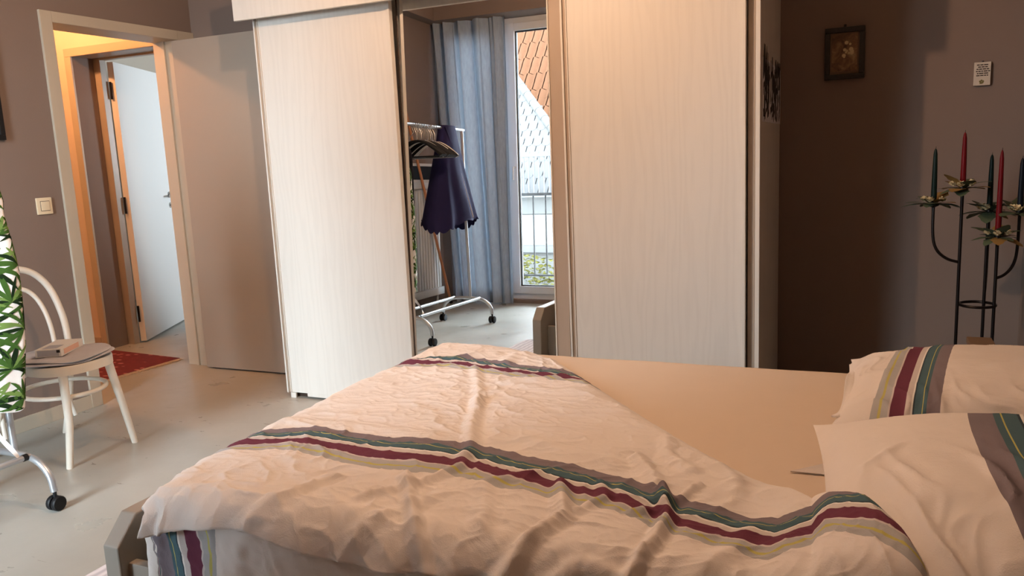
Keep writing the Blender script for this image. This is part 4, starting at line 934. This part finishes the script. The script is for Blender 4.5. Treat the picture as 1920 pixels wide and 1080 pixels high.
# ------------------------------------------------------------------ outside, seen through the glazed door in the mirror
struct(MB().box((-40, -60, -3.2), (25, -.6, -3.0)).build('ground', 'ground', smooth=False), 'grey ground far below the window', 'ground')
br_ = thing('balcony_railing', 'grey balcony railing just outside the glazed door', 'railing', (-3.1, -1.0, -.1))
MB().box((-4.6, -1.02, 1.02), (-1.8, -.98, 1.05), .004).build('top_rail', 'rail_grey', br_, False); MB().box((-4.6, -1.012, .17), (-1.8, -.988, .19), .003).build('bottom_rail', 'rail_grey', br_, False)
b0 = MB().box((-4.574, -1.006, .19), (-4.562, -.994, 1.02)).build('bar', 'rail_grey', br_, False)
for i in range(1, 20):
    c = b0.copy(); COL.objects.link(c); c.location.x += .1395 * i
struct(MB().box((-5.0, -1.1, -.25), (-1.4, -.5, -.02)).build('balcony_slab', 'render_white', smooth=False), 'pale balcony slab outside the glazed door', 'balcony')
# pantile mesh
pt_ = MB(); vs = []
for i in range(7):
    s = i / 6; z = .03 * math.cos(s * 2 * PI); vs += [(s * .222, 0, z + .02), (s * .222, .285, z)]
pt_.add(vs, [(2 * i, 2 * i + 2, 2 * i + 3, 2 * i + 1) for i in range(6)] + [(2 * i, 2 * i + 2, 2 * i + 2, 2 * i) for i in range(0)])
tile_me = meshonly(pt_, 'roof_tile', 'orange_tile')
orf = thing('orange_tiled_roof', 'orange pantiled roof of the neighbour, seen through the mirrored glass door', 'roof', (-6.5, -9.4, 1.4))
SL = R_(46); om = Matrix.Rotation(-SL, 4, 'X')
MB().box((-2.6, -9.0, -.14), (2.4, .1, -.06), 0, Matrix.Translation((-6.5, -9.4, 1.4)) @ om).build('roof_deck', 'tile_joint', orf, False)
for r in range(19):
    for c in range(14): inst(tile_me, 'roof_tile', orf, om @ Matrix.Translation((-1.8 + c * .25 + .02 * (r % 2), -r * .31 - .3, .0)))
# grey scalloped roof in front
grf = thing('grey_slate_roof', 'pale grey scalloped roof with a sloping ridge in front of the orange roof', 'roof', (-5.6, -7.6, 1.5))
sl = MB(); out = [(0, 0), (.19, 0)]
out = [(0, .26), (0, .06)] + [(.087 - .087 * math.cos(PI * k / 6), .06 - .06 * math.sin(PI * k / 6)) for k in range(1, 6)] + [(.174, .06), (.174, .26)]
sl.prism(out, 'z', 0, .014); slate_me = meshonly(sl, 'slate', 'grey_tile')
SIN, COS = math.sin(R_(52)), math.cos(R_(52))
gm = Matrix(((-1, 0, 0, 0), (0, -COS, SIN, 0), (0, SIN, COS, 0), (0, 0, 0, 1)))     # local y climbs the slope away from the house
verge = lambda xl: (2.46 - (.25 - xl) * 1.02 - 1.5) / SIN                            # ridge line, falling towards local -x
lo = MB(); lo.prism([(-1.0, -.75), (2.6, -.75), (2.6, verge(2.6)), (-1.0, verge(-1.0))], 'z', -.08, -.02)
dko = lo.build('roof_deck', 'slate_joint', None, False); dko.parent = grf; dko.matrix_parent_inverse = Matrix.Identity(4); dko.matrix_basis = gm.copy()
for r in range(14):
    for c in range(17):
        x = -.98 + c * .192 + (.096 if r % 2 else 0); yy = r * .20 - .7
        if yy + .12 < verge(x + .09): inst(slate_me, 'slate', grf, gm @ Matrix.Translation((x, yy, .012 - .004 * (r % 2))))
rd = MB(); rd.lathe([(.085, 0), (.095, .30), (.075, .31)], n=12); ridge_me = meshonly(rd, 'ridge_tile', 'ridge')
va, vb = Vector((2.4, verge(2.4), 0)), Vector((-1.0, verge(-1.0), 0)); dv = (vb - va); nL = int(dv.length / .29)
for i in range(nL):
    p = va + dv * (i / nL); inst(ridge_me, 'ridge_tile', grf, gm @ Matrix.Translation(p) @ dv.to_track_quat('Z', 'Y').to_matrix().to_4x4())
fb = thing('neighbour_railing', 'far pale railing below the grey roof across the gap', 'railing', (-5.5, -6.8, .9))
MB().box((-8, -6.82, 1.66), (-4, -6.78, 1.72)).build('top_rail', 'rail_grey', fb, False); MB().box((-8, -6.82, .93), (-4, -6.78, .99)).build('bottom_rail', 'rail_grey', fb, False)
b0 = MB().box((-7.0, -6.81, .99), (-6.975, -6.79, 1.66)).build('bar', 'rail_grey', fb, False)
for i in range(1, 24):
    c = b0.copy(); COL.objects.link(c); c.location.x += .1 * i
nb = thing('neighbour_house', 'white rendered flat roofed house wall below the far railing', 'house', (-6, -7.6, -3))
MB().box((-11, -9.6, -3), (-2.5, -6.9, .62)).build('wall', 'render_white', nb, False)
MB().box((-11, -7.1, .60), (-2.5, -6.9, .93), .01).build('parapet', 'ridge', nb, False)
MB().box((-11, -14, -3), (-2.5, -9.6, 1.4)).build('rear_wall', 'render_white', nb, False)
MB().box((-11, -6.9, -.08), (-2.5, -6.8, .04)).build('gutter', 'rail_grey', nb, False)
hg = MB(); rg = random.Random(2)
for i in range(8000):
    x, y, z = rg.uniform(-8, -3), rg.uniform(-6.75, -6.2), rg.uniform(-3, -.12); z += .08 * noise.noise(Vector((x * 2, y, 0)))
    q = Matrix.Translation((x, y, z)) @ Matrix.Rotation(rg.uniform(0, 6), 4, 'Z') @ Matrix.Rotation(rg.uniform(0, 3), 4, 'X')
    hg.add([q @ Vector(p) for p in ((-.05, 0, 0), (0, -.025, .01), (.05, 0, 0), (0, .025, .01))], [(0, 1, 2, 3)])
tag(hg.build('hedge', 'hedge', None, False), 'yellow green hedge below the white wall outside', 'hedge', kind='stuff')
